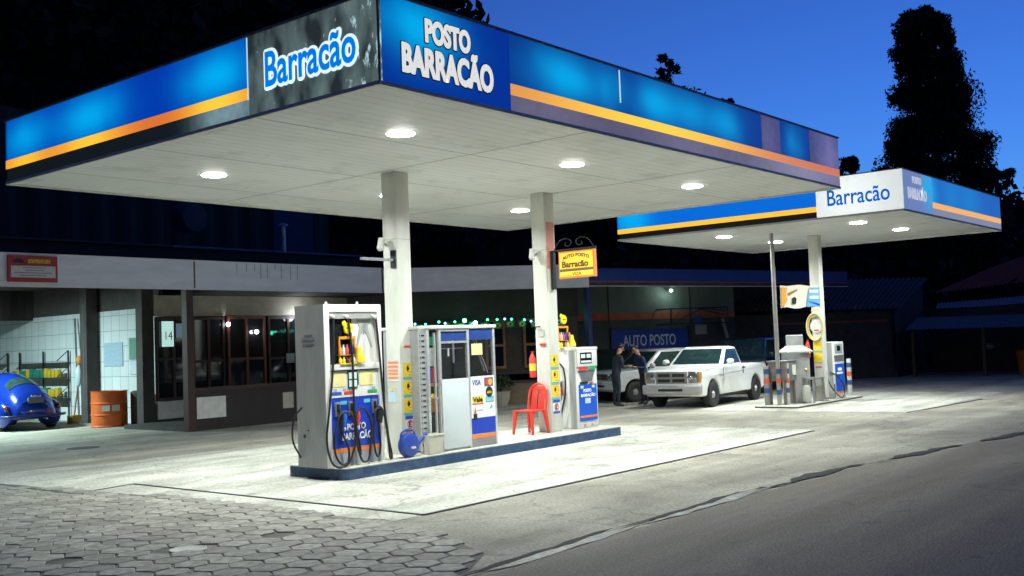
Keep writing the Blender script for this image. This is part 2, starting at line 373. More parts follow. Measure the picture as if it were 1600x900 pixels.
# hexagonal block paving
def hexpave():
    vs, fs = [], []; Rh = 0.170; px = 1.5*Rh; py = math.sqrt(3)*Rh
    poly = [(7.02,16.5),(7.25,13.5),(7.44,12.2),(7.60,10.1),(7.45,8.9),(7.37,8.3),(7.23,7.0),(6.78,6.0),(6.2,5.66),(2,5.7),(-2,6.0),(-2,20),(7,20)]
    def inside(x, y):
        c = False
        for i in range(len(poly)):
            x1, y1 = poly[i]; x2, y2 = poly[i-1]
            if (y1 > y) != (y2 > y) and x < (x2-x1)*(y-y1)/(y2-y1)+x1: c = not c
        return c
    holes = [(6.4,8.3,0.2),(4.75,9.1,0.15)]
    i = 0
    for cx in np.arange(-2, 7.8, px):
        i += 1
        for cy in np.arange(5.4, 20, py):
            y = cy + (py/2 if i % 2 else 0); x = cx + random.uniform(-.01,.01)
            if not inside(x, y): continue
            if any(math.hypot(x-h[0], y-h[1]) < h[2] for h in holes): continue
            if math.hypot(x-5.53, y-8.53) < 0.2: continue
            if y > 12.5 and random.random() < (y-12.5)*0.03: continue
            z = 0.017 + random.uniform(-.003,.003) - max(0, y-10)*0.0012; tx, ty = random.uniform(-.010,.010), random.uniform(-.010,.010)
            r0 = Rh*random.uniform(0.925,0.975); ro = random.uniform(-.05,.05); o = len(vs)
            for (rr, dz) in ((r0, -0.03), (r0, -0.007), (r0-0.010, 0)):
                for k in range(6):
                    t = k*math.pi/3+ro; a, b = rr*math.cos(t), rr*math.sin(t)
                    vs.append((x+a, y+b, z+dz+a*tx+b*ty))
            for q in (0, 1):
                for k in range(6): fs.append((o+q*6+k, o+q*6+(k+1)%6, o+(q+1)*6+(k+1)%6, o+(q+1)*6+k))
            fs.append(tuple(o+12+k for k in range(6)))
    me = bpy.data.meshes.new('hex_paving'); me.from_pydata(vs, [], fs); me.update()
    m = bpy.data.materials.new('hex_concrete'); m.use_nodes = True; n, l = m.node_tree.nodes, m.node_tree.links; b = n['Principled BSDF']
    g = n.new('ShaderNodeNewGeometry'); r = n.new('ShaderNodeValToRGB'); l.new(g.outputs['Random Per Island'], r.inputs[0])
    r.color_ramp.elements[0].color = (0.19,0.185,0.155,1); r.color_ramp.elements[1].color = (0.32,0.31,0.26,1)
    tc = n.new('ShaderNodeTexCoord'); nz = n.new('ShaderNodeTexNoise'); nz.inputs['Scale'].default_value = 12; nz.inputs['Detail'].default_value = 8; l.new(tc.outputs['Object'], nz.inputs['Vector'])
    mr = n.new('ShaderNodeMapRange'); mr.inputs[1].default_value=.3; mr.inputs[2].default_value=.7; mr.inputs[3].default_value=.6; mr.inputs[4].default_value=1.35; l.new(nz.outputs['Fac'], mr.inputs[0])
    mm = n.new('ShaderNodeMix'); mm.data_type='RGBA'; mm.blend_type='MULTIPLY'; mm.inputs[0].default_value=1; l.new(r.outputs[0], mm.inputs[6]); l.new(mr.outputs[0], mm.inputs[7]); l.new(mm.outputs[2], b.inputs['Base Color'])
    b.inputs['Roughness'].default_value = 0.75
    bp = n.new('ShaderNodeBump'); bp.inputs['Strength'].default_value=.5; bp.inputs['Distance'].default_value=.01; l.new(nz.outputs['Fac'], bp.inputs['Height']); l.new(bp.outputs[0], b.inputs['Normal'])
    me.materials.append(m); o = bpy.data.objects.new('hex_paving', me); COL.objects.link(o); o['kind'] = 'structure'
    m_joint = ground_mat('paving_joints', (0.06,0.056,0.048), (0.12,0.115,0.095), (0.26,0.25,0.20), 1.6, 30)
    sheet('paving_bed', poly, 0.005, m_joint)
hexpave()
mh = MB().lathe([(0.17,0.0),(0.17,0.016),(0.155,0.020),(0.15,0.017),(0.05,0.018),(0.0,0.018)], (5.53,8.53,0), n=28).build('manhole_cover', mat('pale_iron',(0.5,0.5,0.42),0.6,var=0.15,bump=0.4), smooth=True)
tag(mh, 'small pale round cover set among the grey hexagonal paving blocks', 'manhole cover')
mh2 = MB().lathe([(0.32,0.0),(0.32,0.006),(0.0,0.008)], (10.72,20.15,0), n=28).build('manhole_cover', mat('dark_cover',(0.05,0.05,0.045),0.7,var=0.3))
tag(mh2, 'dark round cover flush in the asphalt near the orange drum', 'manhole cover')

# ------------------------------------------------------------------ near canopy
CX0, CX1, CY0, CY1, ZC, ZT = 7.24, 19.07, 7.60, 15.77, 4.485, 5.41
lamp_col = (0.93, 1.0, 0.95)
m_ceil = mat('canopy_lining', (0.68,0.69,0.67), 0.45, var=0.05, scale=1.2)
def ceiling_strips(m):
    n, l = m.node_tree.nodes, m.node_tree.links; b = n['Principled BSDF']
    tc = n.new('ShaderNodeTexCoord'); wv = n.new('ShaderNodeTexWave'); wv.bands_direction = 'Y'; wv.wave_profile = 'SIN'; wv.inputs['Scale'].default_value = 1.57; wv.inputs['Distortion'].default_value = .15
    l.new(tc.outputs['Object'], wv.inputs['Vector']); rp = n.new('ShaderNodeValToRGB'); l.new(wv.outputs['Fac'], rp.inputs[0]); rp.color_ramp.elements[0].position = 0.0; rp.color_ramp.elements[1].position = .06
    nz = n.new('ShaderNodeTexNoise'); nz.inputs['Scale'].default_value = .8; nz.inputs['Detail'].default_value = 3; l.new(tc.outputs['Object'], nz.inputs['Vector'])
    ad = n.new('ShaderNodeMath'); ad.operation = 'MULTIPLY_ADD'; l.new(nz.outputs['Fac'], ad.inputs[0]); ad.inputs[1].default_value = 2.5; l.new(rp.outputs[0], ad.inputs[2])
    bp = n.new('ShaderNodeBump'); bp.inputs['Strength'].default_value = .2; bp.inputs['Distance'].default_value = .008; l.new(ad.outputs[0], bp.inputs['Height']); l.new(bp.outputs[0], b.inputs['Normal'])
    col = b.inputs['Base Color'].links[0].from_socket; mx_ = n.new('ShaderNodeMix'); mx_.data_type = 'RGBA'; mx_.blend_type = 'MULTIPLY'; mx_.inputs[0].default_value = .22; l.new(col, mx_.inputs[6]); l.new(rp.outputs[0], mx_.inputs[7]); l.new(mx_.outputs[2], b.inputs['Base Color'])
    # rain marks and dust stains
    s2 = n.new('ShaderNodeTexNoise'); s2.inputs['Scale'].default_value = 1.1; s2.inputs['Detail'].default_value = 9; s2.inputs['Roughness'].default_value=.7; l.new(tc.outputs['Object'], s2.inputs['Vector'])
    r2 = n.new('ShaderNodeMapRange'); r2.inputs[1].default_value=.52; r2.inputs[2].default_value=.72; r2.inputs[3].default_value=1; r2.inputs[4].default_value=.72; l.new(s2.outputs['Fac'], r2.inputs[0])
    m3 = n.new('ShaderNodeMix'); m3.data_type='RGBA'; m3.blend_type='MULTIPLY'; m3.inputs[0].default_value=1; l.new(mx_.outputs[2], m3.inputs[6]); l.new(r2.outputs[0], m3.inputs[7]); l.new(m3.outputs[2], b.inputs['Base Color'])
ceiling_strips(m_ceil)
seam = mat('lining_seam', (0.36,0.36,0.34), 0.6)
canopy = thing('petrol_station_canopy', 'large near canopy with blue backlit fascia standing on two square columns', 'canopy', ((CX0+CX1)/2, 11.55, 0))
MB().box(CX0+.03, CX1-.03, CY0+.03, CY1-.03, ZC, ZC+.05).build('ceiling', m_ceil, canopy)
sm = MB()
for y in (9.75, 12.1, 14.4): sm.box(CX0+.05, CX1-.05, y, y+.012, ZC-.003, ZC+.01)
for x in (11.0, 15.1): sm.box(x, x+.012, CY0+.05, CY1-.05, ZC-.004, ZC+.01)
sm.build('ceiling_seam', seam, canopy)
trim = MB()
trim.box(CX0-.01, CX1+.01, CY0-.01, CY0+.03, ZC-.03, ZC+.012); trim.box(CX0-.01, CX1+.01, CY1-.03, CY1+.01, ZC-.03, ZC+.012)
trim.box(CX0-.01, CX0+.03, CY0+.03, CY1-.03, ZC-.03, ZC+.012); trim.box(CX1-.03, CX1+.01, CY0+.03, CY1-.03, ZC-.03, ZC+.012)
trim.build('edge_trim', offwhite, canopy)
tt = MB()
tt.box(CX0-.02, CX1+.02, CY0-.02, CY0+.05, ZT, ZT+.03); tt.box(CX0-.02, CX1+.02, CY1-.05, CY1+.02, ZT, ZT+.03)
tt.box(CX0-.02, CX0+.05, CY0+.05, CY1-.05, ZT, ZT+.03); tt.box(CX1-.05, CX1+.02, CY0+.05, CY1-.05, ZT, ZT+.03)
tt.build('top_flashing', rusty, canopy)
MB().box(CX0+.06, CX1-.06, CY0+.06, CY1-.06, ZC+.35, ZC+.40).build('roof_sheet', grey_metal, canopy)
# lamp shine-through is painted into the emission of the back-lit panels below
ob = (CX0+CX1)/2
BL_D, BL_H = (0.0,0.055,0.62), (0.0,0.42,0.85)
OR_D, OR_H = (0.85,0.18,0.03), (1.0,0.60,0.04)
lb_blobs = [(15.2-11.55,0.75,0.8),(13.3-11.55,0.85,0.9),(10.35-11.55,0.7,0.95)]
zc_b = (5.08, 0.33)
m_fl = lightbox('left_fascia_blue', (0.005,0.03,0.25), BL_D, BL_H, lb_blobs, 1, 0.55, 0.95, zc_b)
m_sl = lightbox('left_fascia_orange', (0.6,0.2,0.03), OR_D, OR_H, lb_blobs, 1, 0.75, 1.0, (4.76,1.0))
m_gl = lightbox('left_fascia_grey', (0.03,0.035,0.035), (0.008,0.012,0.012), (0.20,0.32,0.36), [(9.95-11.55,0.5,0.8),(10.5-11.55,.4,.5)], 1, 0.6, 0.9, (4.62,0.5), 0.8)
fb = [(10.4-ob,0.75,0.95),(12.6-ob,0.65,0.9),(13.6-ob,0.5,0.6),(14.6-ob,0.6,0.75),(17.1-ob,0.35,0.5),(11.4-ob,.3,.45)]
m_fr = lightbox('front_fascia_blue', (0.006,0.035,0.26), (0.003,0.06,0.45), BL_H, fb, 0, 0.42, 0.85, zc_b)
m_sr = lightbox('front_fascia_orange', (0.6,0.2,0.05), (0.75,0.2,0.08), OR_H, [(12.5-ob,3.2,1.0)], 0, 0.7, 1.0, (4.76,1.0))
m_pr = lightbox('posto_panel_blue', (0.006,0.035,0.26), (0.0,0.05,0.5), BL_H, [(7.75-ob,0.55,1.0),(8.4-ob,.4,.3)], 0, 0.45, 0.85, (5.15, 0.36))
m_grey_f = lightbox('weathered_fascia', (0.25,0.23,0.27), (0.10,0.085,0.13), (0.26,0.24,0.34), [(17.6-ob,2.0,.8),(10.0-ob,1.0,.25),(13.4-ob,1.2,.3)], 0, .8, .9, (4.58,1.0), .5)
def fascia(x0,x1,y0,y1,z0,z1,m,name='fascia_panel',label=None,par=None):
    o = MB().box(x0,x1,y0,y1,z0,z1).build(name, m, par or canopy)
    if label: o['label'] = label
    return o
T = .045
fascia(CX0, CX0+T, 9.77, CY1, 4.822, ZT, m_fl); fascia(CX0-.004, CX0+T, 9.77, CY1, 4.69, 4.818, m_sl, 'orange_stripe'); fascia(CX0, CX0+T, 9.77, CY1, ZC+.014, 4.686, m_gl, 'lower_strip')
fascia(9.34, CX1, CY0, CY0+T, 4.822, ZT, m_fr); fascia(9.34, CX1, CY0-.004, CY0+T, 4.69, 4.818, m_sr, 'orange_stripe'); fascia(9.34, CX1, CY0, CY0+T, ZC+.014, 4.686, m_grey_f, 'lower_strip')
for a_, b_ in ((15.85,16.55),(17.75,CX1-.02)): MB().box(a_, b_, CY0-.006, CY0, 4.825, ZT-.01).build('burnt_out_panel', lightbox('burnt_panel', (0.15,0.15,0.25), (0.06,0.055,0.15), (0.16,0.14,0.30), [(18.6-ob,.5,.9),(16.1-ob,.3,.4)], 0, .8, .9, (5.0,.6), .9), canopy)
MB().box(11.645, 11.665, CY0-.007, CY0, 4.95, ZT-.02).build('panel_joint', glow('joint_glow', (0.6,0.9,1.0), 0.7), canopy)
MB().box(CX0-.006, CX0, 9.76, 9.775, 4.68, ZT-.01).build('panel_joint', MATS['joint_glow'], canopy)
fascia(CX0, CX1-.06, CY1-T, CY1, ZC+.014, ZT, grey_metal, 'rear_fascia'); fascia(CX1-T, CX1, CY0+.05, CY1-.05, ZC+.014, ZT, grey_metal, 'rear_fascia')
# weathered 'Barracão' panel
mw = bpy.data.materials.new('peeling_panel'); mw.use_nodes = True; n, l = mw.node_tree.nodes, mw.node_tree.links; b = n['Principled BSDF']
tc = n.new('ShaderNodeTexCoord'); mp = n.new('ShaderNodeMapping'); mp.inputs['Scale'].default_value = (1,1,0.5); l.new(tc.outputs['Object'], mp.inputs[0])
nz = n.new('ShaderNodeTexNoise'); nz.inputs['Scale'].default_value = 3.2; nz.inputs['Detail'].default_value = 9; l.new(mp.outputs[0], nz.inputs['Vector'])
r = n.new('ShaderNodeValToRGB'); l.new(nz.outputs['Fac'], r.inputs[0]); r.color_ramp.elements[0].position=.38; r.color_ramp.elements[0].color=(0.02,0.03,0.03,1); r.color_ramp.elements[1].position=.72; r.color_ramp.elements[1].color=(0.16,0.23,0.22,1)
vz = n.new('ShaderNodeTexNoise'); vz.inputs['Scale'].default_value = 9; vz.inputs['Detail'].default_value = 6; vz.inputs['Roughness'].default_value=.6; l.new(mp.outputs[0], vz.inputs['Vector'])
sx = n.new('ShaderNodeSeparateXYZ'); l.new(tc.outputs['Object'], sx.inputs[0])
mr = n.new('ShaderNodeMapRange'); l.new(sx.outputs[1], mr.inputs[0]); mr.inputs[1].default_value=7.7-11.55; mr.inputs[2].default_value=9.2-11.55; mr.inputs[3].default_value=.09; mr.inputs[4].default_value=-.07
ad = n.new('ShaderNodeMath'); ad.operation='ADD'; l.new(vz.outputs['Fac'], ad.inputs[0]); l.new(mr.outputs[0], ad.inputs[1])
r2 = n.new('ShaderNodeValToRGB'); l.new(ad.outputs[0], r2.inputs[0]); r2.color_ramp.elements[0].position=.64; r2.color_ramp.elements[0].color=(0,0,0,1); r2.color_ramp.elements[1].position=.72; r2.color_ramp.elements[1].color=(1,1,1,1)
mxc = n.new('ShaderNodeMix'); mxc.data_type='RGBA'; l.new(r2.outputs[0], mxc.inputs[0]); l.new(r.outputs[0], mxc.inputs[6]); mxc.inputs[7].default_value=(0.5,0.75,0.72,1)
l.new(mxc.outputs[2], b.inputs['Base Color']); l.new(mxc.outputs[2], b.inputs['Emission Color']); b.inputs['Emission Strength'].default_value = 0.75; b.inputs['Roughness'].default_value=.5
pn = fascia(CX0, CX0+T, CY0, 9.755, ZC+.014, ZT, mw, 'name_panel', 'peeling dark name panel with blue letters outlined in white')
m_lw = glow('letter_white_lit', (0.80,0.95,1.0), 0.85); m_lb = glow('letter_blue_lit', (0.0,0.2,0.72), 0.85)
def halo(txt, o, U, V, w, h, r, depth, bold=0.02, n=14):
    mb = MB(); U, V = Vector(U).normalized(), Vector(V).normalized(); N = U.cross(V)
    for k in range(n):
        a = 2*math.pi*k/n
        mb.text(txt, Vector(o)+U*(r*math.cos(a))+V*(r*math.sin(a))+N*(.0002*k), U, V, w, h, depth, bold)
    return mb
halo('Barracão', (CX0-.002, 9.42, 4.765), -Y, Z, 1.49, .385, .034, .004).build('lettering_outline', m_lw, pn)
MB().text('Barracão', (CX0-.012, 9.42, 4.765), -Y, Z, 1.49, .385, .006, 0.018).build('lettering', m_lb, pn)
pp = fascia(CX0+T+.002, 9.335, CY0, CY0+T, ZC+.014, ZT, m_pr, 'name_panel', 'blue backlit name panel with bold white letters')
m_lwd = glow('letter_white_front', (0.85,0.85,0.80), 0.75); m_out = mat('letter_black_edge', (0.01,0.01,0.01), 0.6)
for txt, x, z, w, h in (('POSTO', 7.93, 5.035, .70, .235), ('BARRACÃO', 7.575, 4.655, 1.43, .36)):
    halo(txt, (x, CY0-.002, z), X, Z, w, h, .020, .003, .03).build('lettering_outline', m_out, pp)
    halo(txt, (x, CY0-.010, z), X, Z, w, h, .007, .003, .03, 8).build('lettering', m_lwd, pp)
MB().box(CX0-.012, CX0+.012, CY0-.012, CY0+.0, ZC, ZT+.01).build('corner_post', rusty, canopy)
# columns
m_colm = mat('column_paint', (0.52,0.52,0.46), 0.45, col2=(0.68,0.68,0.62), scale=3, detail=9, bump=0.08, stretch=(1,1,.3))
c1 = MB().box(11.12,11.42,11.41,11.71,.17,ZC).build('column', m_colm, canopy, bevel=.012)
c2 = MB().box(14.83,15.13,11.41,11.71,.17,ZC).build('column', m_colm, canopy, bevel=.012)
for cc, x in ((c1,11.12),(c2,14.83)):
    MB().box(x-.003,x+.303,11.407,11.713,3.44,3.447).build('weld_seam', seam, cc)
MB().box(14.87,15.09,11.404,11.41,3.10,3.95).build('salmon_patch', mat('salmon_patch',(0.62,0.24,0.19),0.5,var=.12), c2)  # salmon-coloured patch on the upper front face

def ceiling_lamp(x, y, zc, label, group, power):
    t = thing('ceiling_lamp', label, 'lamp', (x, y, zc), 0, group)
    MB().lathe([(.195,0),(.197,-.006),(.187,-.010)], (x,y,zc), n=28).build('lamp_rim', white, t, smooth=True)
    MB().lathe([(.185,-.010),(.175,-.020),(.14,-.027),(0.0,-.029)], (x,y,zc), n=28).build('diffuser', glow('lamp_diffuser', (1,1,.96), 30), t, smooth=True)
    ld = bpy.data.lights.new('lamp_light', 'AREA'); ld.shape = 'DISK'; ld.size = .27; ld.energy = power; ld.color = lamp_col; ld.spread = R_(154)
    lo = bpy.data.objects.new('lamp_light', ld); COL.objects.link(lo); lo.parent = t; lo.location = (0,0,-.033)
    return t
for x, y, s in ((9.2,9.3,'front row, closest to the camera'),(9.2,13.3,'rear left, nearest the workshop'),(12.85,9.3,'front row, between the two columns'),(12.85,13.3,'back row, hidden behind left column'),(16.5,9.3,'front row, nearest the far canopy'),(16.5,13.3,'back row, just left of right column')):
    ceiling_lamp(x, y, ZC, 'lit round lamp under near canopy, '+s, 'round lamps under the near canopy', 185)

# ------------------------------------------------------------------ far canopy
DX0, DX1, DY0, DY1, DC, DT = 21.33, 28.55, 7.21, 14.15, 4.20, 5.03
cano2 = thing('petrol_station_canopy', 'smaller far canopy with lit white name panel, standing on one square column', 'canopy', (24.9,10.7,0))
MB().box(DX0+.03, DX1-.03, DY0+.03, DY1-.03, DC, DC+.05).build('ceiling', m_ceil, cano2)
tr = MB(); tr.box(DX0-.01, DX1+.01, DY0-.01, DY0+.03, DC-.03, DC+.012).box(DX0-.01, DX1+.01, DY1-.03, DY1+.01, DC-.03, DC+.012).box(DX0-.01, DX0+.03, DY0+.03, DY1-.03, DC-.03, DC+.012).box(DX1-.03, DX1+.01, DY0+.03, DY1-.03, DC-.03, DC+.012)
tr.build('edge_trim', offwhite, cano2)
MB().box(DX0+.06, DX1-.06, DY0+.06, DY1-.06, DC+.3, DC+.35).box(DX0-.01,DX1+.01,DY0-.01,DY0+.05,DT,DT+.025).box(DX0-.01,DX0+.05,DY0+.05,DY1,DT,DT+.025).build('roof_sheet', rusty, cano2)
def f2(*a, **k): return fascia(*a, par=cano2, **k)
m_b2 = lightbox('far_fascia_blue', (0.005,0.03,0.25), (0.0,0.16,0.72), (0.0,0.42,0.85), [(13.7-10.7,.5,.9)], 1, .8, .95, (4.7,.6))
m_b3 = lightbox('far_fascia_front', (0.005,0.03,0.25), (0.01,0.14,0.6), (0.0,0.42,0.8), [(22.9-24.9,.5,.9),(24.5-24.9,.7,.3),(26-24.9,.8,.3)], 0, .6, .9, (4.7,.6))
m_o2 = glow('far_stripe', (1.0,0.50,0.04), 0.95, (0.6,0.3,0.05))
f2(DX0, DX0+T, 9.05, DY1, 4.452, DT, m_b2); f2(DX0-.004, DX0+T, 9.05, DY1, 4.34, 4.448, m_o2, name='orange_stripe'); f2(DX0, DX0+T, 9.05, DY1, DC+.014, 4.336, mat('far_dark_strip',(0.02,0.02,0.022),.6), name='lower_strip')
p2 = f2(DX0-.003, DX0+T, DY0, 9.045, DC+.014, DT, lightbox('white_name_panel', (0.7,0.7,0.68), (0.62,0.68,0.66), (0.85,0.9,0.88), [(8.3-10.7,.9,1.0)], 1, .75, .85, (4.6,.8), 0.25), name='name_panel', label='lit white name panel with blue letters')
MB().text('Barracão', (DX0-.010, 8.79, 4.43), -Y, Z, 1.32, .33, .006, 0.012).build('lettering', glow('letter_blue_far', (0.0,0.13,0.55), 0.6), p2)
f2(23.2, DX1, DY0, DY0+T, 4.49, DT, m_b3); f2(23.2, DX1, DY0-.004, DY0+T, 4.37, 4.486, glow('far_stripe_front', (1.0,0.48,0.12), 0.8), name='orange_stripe'); f2(23.2, DX1, DY0, DY0+T, DC+.014, 4.366, glow('far_white_strip', (0.35,0.37,0.5), .55), name='lower_strip')
p3 = f2(DX0+T+.002, 23.195, DY0, DY0+T, DC+.014, DT, lightbox('faded_panel', (0.2,0.25,0.35), (0.20,0.27,0.55), (0.0,0.42,0.8), [(22.9-24.9,.35,1.0)], 0, .6, .8, (4.8,.5), .4), name='name_panel', label='faded blue name panel with pale worn letters')
MB().text('POSTO', (21.95, DY0-.002, 4.80), X, Z, .55, .13, .006, 0.05).text('BARRACÃO', (21.65, DY0-.002, 4.47), X, Z, 1.15, .26, .006, 0.05).build('lettering', glow('letter_faded', (.7,.75,.8), .55), p3)
f2(DX0, DX1-.06, DY1-T, DY1, DC+.014, DT, grey_metal, name='rear_fascia'); f2(DX1-T, DX1, DY0+.05, DY1-.05, DC+.014, DT, grey_metal, name='rear_fascia')
MB().box(24.97,25.22,10.62,10.87,.04,DC).build('column', m_colm, cano2, bevel=.012)
for x, y, s in ((23.09,12.2,'back row, nearest the white pickup'),(25.75,12.1,'back row, right of the thin pole'),(23.0,8.8,'front row, beneath the white name panel'),(25.6,8.75,'front row, farthest right')):
    ceiling_lamp(x, y, DC, 'lit round lamp under far canopy, '+s, 'round lamps under the far canopy', 135)
# ------------------------------------------------------------------ frames along a line: s along, d towards the road, z up
class Fr:
    def __init__(s, p0, p1):
        s.o = Vector((p0[0], p0[1], 0)); v = Vector((p1[0]-p0[0], p1[1]-p0[1], 0)); s.L = v.length; s.U = v.normalized(); s.N = Vector((s.U.y, -s.U.x, 0))
    def p(s, a, d, z): return s.o + s.U*a + s.N*d + Z*z
def obox(mb, fr, s0, s1, d0, d1, z0, z1):
    c = [fr.p(s0,d0,z0),fr.p(s1,d0,z0),fr.p(s1,d1,z0),fr.p(s0,d1,z0),fr.p(s0,d0,z1),fr.p(s1,d0,z1),fr.p(s1,d1,z1),fr.p(s0,d1,z1)]
    return mb.add(c, [(0,3,2,1),(4,5,6,7),(0,1,5,4),(1,2,6,5),(2,3,7,6),(3,0,4,7)])
def B(fr, *a): return obox(MB(), fr, *a)
FA = Fr((0,21.2),(20.1,21.2)); FB = Fr((20.1,21.2),(24.77,17.5)); FC = Fr((24.77,17.5),(36.6,14.5))
m_dark = mat('dark_render', (0.05,0.045,0.042), 0.8, var=0.3, scale=3, bump=0.1)
m_band = mat('white_fascia_boards', (0.74,0.74,0.78), 0.55, var=0.10, scale=2.5, stretch=(0.5,1,2))
m_cream = mat('cream_render', (0.46,0.42,0.34), 0.8, var=0.15, scale=3, bump=0.1)
m_brown = mat('dark_brown_eaves', (0.035,0.028,0.026), 0.8, var=0.3, scale=3)
m_bluef = mat('blue_fascia_board', (0.012,0.04,0.22), 0.45, var=0.15, scale=3)
# --- shop with workshop bay
shop = thing('shop_building', 'low shop and workshop with long white fascia and dark wooden windows', 'building', (15,24,0))
MB().box(-6,20.05,21.2,21.3,3.32,3.985).build('fascia', m_band, shop)
B(FB,0,FB.L,-.1,0,3.33,3.97).build('fascia', m_band, shop)
MB().box(-6,20.05,21.185,21.2,3.30,3.33).box(-6,20.05,21.185,21.2,3.98,4.0).build('fascia_trim', white, shop)
obox(B(FB,0,FB.L,0.0,.015,3.31,3.335),FB,0,FB.L,0.0,.015,3.96,3.985).build('fascia_trim', white, shop)
for x in (14.05,):
    MB().box(x,x+.03,21.19,21.2,3.34,3.97).build('fascia_joint', m_dark, shop)
st = MB()
for i in range(9):
    x = 15.3+.22*i+random.uniform(-.05,.05); h = random.uniform(.1,.5); MB().box(x,x+.012,21.196,21.2,3.97-h,3.97).build('water_stain', mat('stain',(0.16,0.16,0.15),.8,var=.6,scale=20), shop)
MB().add([(-6,21.3,3.9),(20.1,21.3,3.9),(24.8,17.6,3.85),(31,25,3.9),(22,33,3.9),(-6,33,3.9)],[(0,1,2,3,4,5)]).build('roof', mat('dark_roof',(0.06,0.05,0.045),.7,var=.3), shop)
MB().add([(15.3,21.3,3.36),(20.1,21.3,3.36),(24.8,17.6,3.40),(28,22,3.4),(22,26,3.36),(15.3,26,3.36)],[(0,1,2,3,4,5)]).build('soffit', m_dark, shop)
MB().box(5,21.5,23.6,30,3.91,4.55).build('raised_roof', mat('roof_upstand',(0.02,0.018,0.018),.7), shop)
MB().box(15.0,21.5,23.5,30.1,4.551,4.60).build('roof_flashing', mat('pale_flashing',(0.16,0.13,0.30),.5), shop)
MB().box(4,15.0,23.5,30.1,4.551,4.60).build('roof_flashing', mat('dull_flashing',(0.04,0.035,0.04),.5), shop)
# tiled bay
m_tile = bpy.data.materials.new('white_tiles'); m_tile.use_nodes = True; n, l = m_tile.node_tree.nodes, m_tile.node_tree.links; b = n['Principled BSDF']
tc = n.new('ShaderNodeTexCoord'); mp = n.new('ShaderNodeMapping'); mp.inputs['Rotation'].default_value = (R_(90),0,R_(90)); l.new(tc.outputs['Object'], mp.inputs[0])
sxx = n.new('ShaderNodeSeparateXYZ'); l.new(tc.outputs['Object'], sxx.inputs[0]); cb = n.new('ShaderNodeCombineXYZ'); l.new(sxx.outputs[1], cb.inputs[0]); l.new(sxx.outputs[2], cb.inputs[1])
bk = n.new('ShaderNodeTexBrick'); bk.offset = 0; bk.inputs['Scale'].default_value = 1; bk.inputs['Brick Width'].default_value=.42; bk.inputs['Row Height'].default_value=.42; bk.inputs['Mortar Size'].default_value=.008
bk.inputs['Color1'].default_value=(.62,.66,.66,1); bk.inputs['Color2'].default_value=(.54,.60,.60,1); bk.inputs['Mortar'].default_value=(.22,.26,.27,1); l.new(cb.outputs[0], bk.inputs['Vector']); l.new(bk.outputs['Color'], b.inputs['Base Color']); b.inputs['Roughness'].default_value=.3
MB().box(15.2,15.35,24.6,27.7,0,3.08).build('tiled_wall', m_tile, shop)
MB().box(15.2,15.35,27.9,35,0,3.08).build('tiled_wall', m_tile, shop)
MB().box(15.22,15.36,24.6,35,3.085,3.9).build('upper_wall', m_dark, shop)
MB().box(4,15.3,35,35.2,0,3.9).build('rear_wall', mat('bay_rear_wall',(0.10,0.13,0.12),.7,var=.3), shop)
MB().box(14.80,15.12,27.55,27.9,0,3.9).build('post', m_dark, shop)
MB().box(14.55,14.88,24.3,24.6,0,3.9).build('post', m_dark, shop)
MB().box(14.79,14.80,27.70,27.73,.6,3.3).build('pipe', steel, shop)
# shop front wall and windows, at y = 24.3
MB().box(14.9,21.6,24.3,24.5,2.82,3.36).build('wall_band', m_cream, shop)
MB().box(14.9,21.6,24.32,24.5,0,.55).build('plinth', m_dark, shop)
MB().box(14.95,15.95,24.27,24.32,.15,.60).build('white_panel', offwhite, shop)
def window(x0,x1,z0,z1,y,m,nm='window',split=2,rail=None,par=shop):
    f = MB()
    f.box(x0,x0+.07,y-.05,y+.02,z0,z1).box(x1-.07,x1,y-.05,y+.02,z0,z1).box(x0+.07,x1-.07,y-.05,y+.02,z1-.08,z1).box(x0+.07,x1-.07,y-.05,y+.02,z0,z0+.08)
    for i in range(1,split):
        x = x0+(x1-x0)*i/split; f.box(x-.04,x+.04,y-.045,y+.015,z0+.08,z1-.08)
    if rail: 
        w = (x1-x0)/split
        for i in range(split): f.box(x0+w*i+.07,x0+w*(i+1)-.045,y-.04,y+.01,rail-.035,rail+.035)
    w = f.build(nm, m, par); MB().box(x0+.05,x1-.05,y,y+.012,z0+.05,z1-.05).build('pane', glass_dark, w); return w
midwood = mat('reddish_wood', (0.16,0.05,0.03), 0.5, var=0.25, scale=6, stretch=(1,1,.2))
window(14.9,15.95,.62,2.80,24.28,wood,split=2,rail=1.7)
window(15.98,17.0,.56,2.80,24.28,wood,split=2,rail=1.6)
window(17.08,18.35,.56,2.81,24.26,midwood,split=2,rail=1.62)
window(18.45,19.9,.56,2.80,24.28,wood,split=2,rail=1.6)
window(19.95,21.5,.56,2.80,24.28,wood,split=2,rail=1.6)
MB().box(21.5,21.9,22.2,30,0,3.36).build('end_wall', m_dark, shop)
# porch rail wall
MB().box(13.9,14.08,21.3,21.5,0,3.32).build('porch_post', wood, shop)
MB().box(14.08,19.0,21.34,21.44,.92,1.0).build('porch_rail', wood, shop)
MB().box(14.08,19.0,21.36,21.42,0,.92).build('porch_wall', mat('porch_boards',(0.022,0.016,0.014),.6,var=.3,stretch=(1,1,.2)), shop)
MB().box(14.15,14.95,21.335,21.355,.28,.78).build('white_panel', offwhite, shop)
MB().box(16.65,16.98,21.335,21.355,.35,.75).build('white_panel', m_cream, shop)
MB().box(13.95,19.0,21.5,24.2,.0,.10).build('porch_step', m_dark, shop)
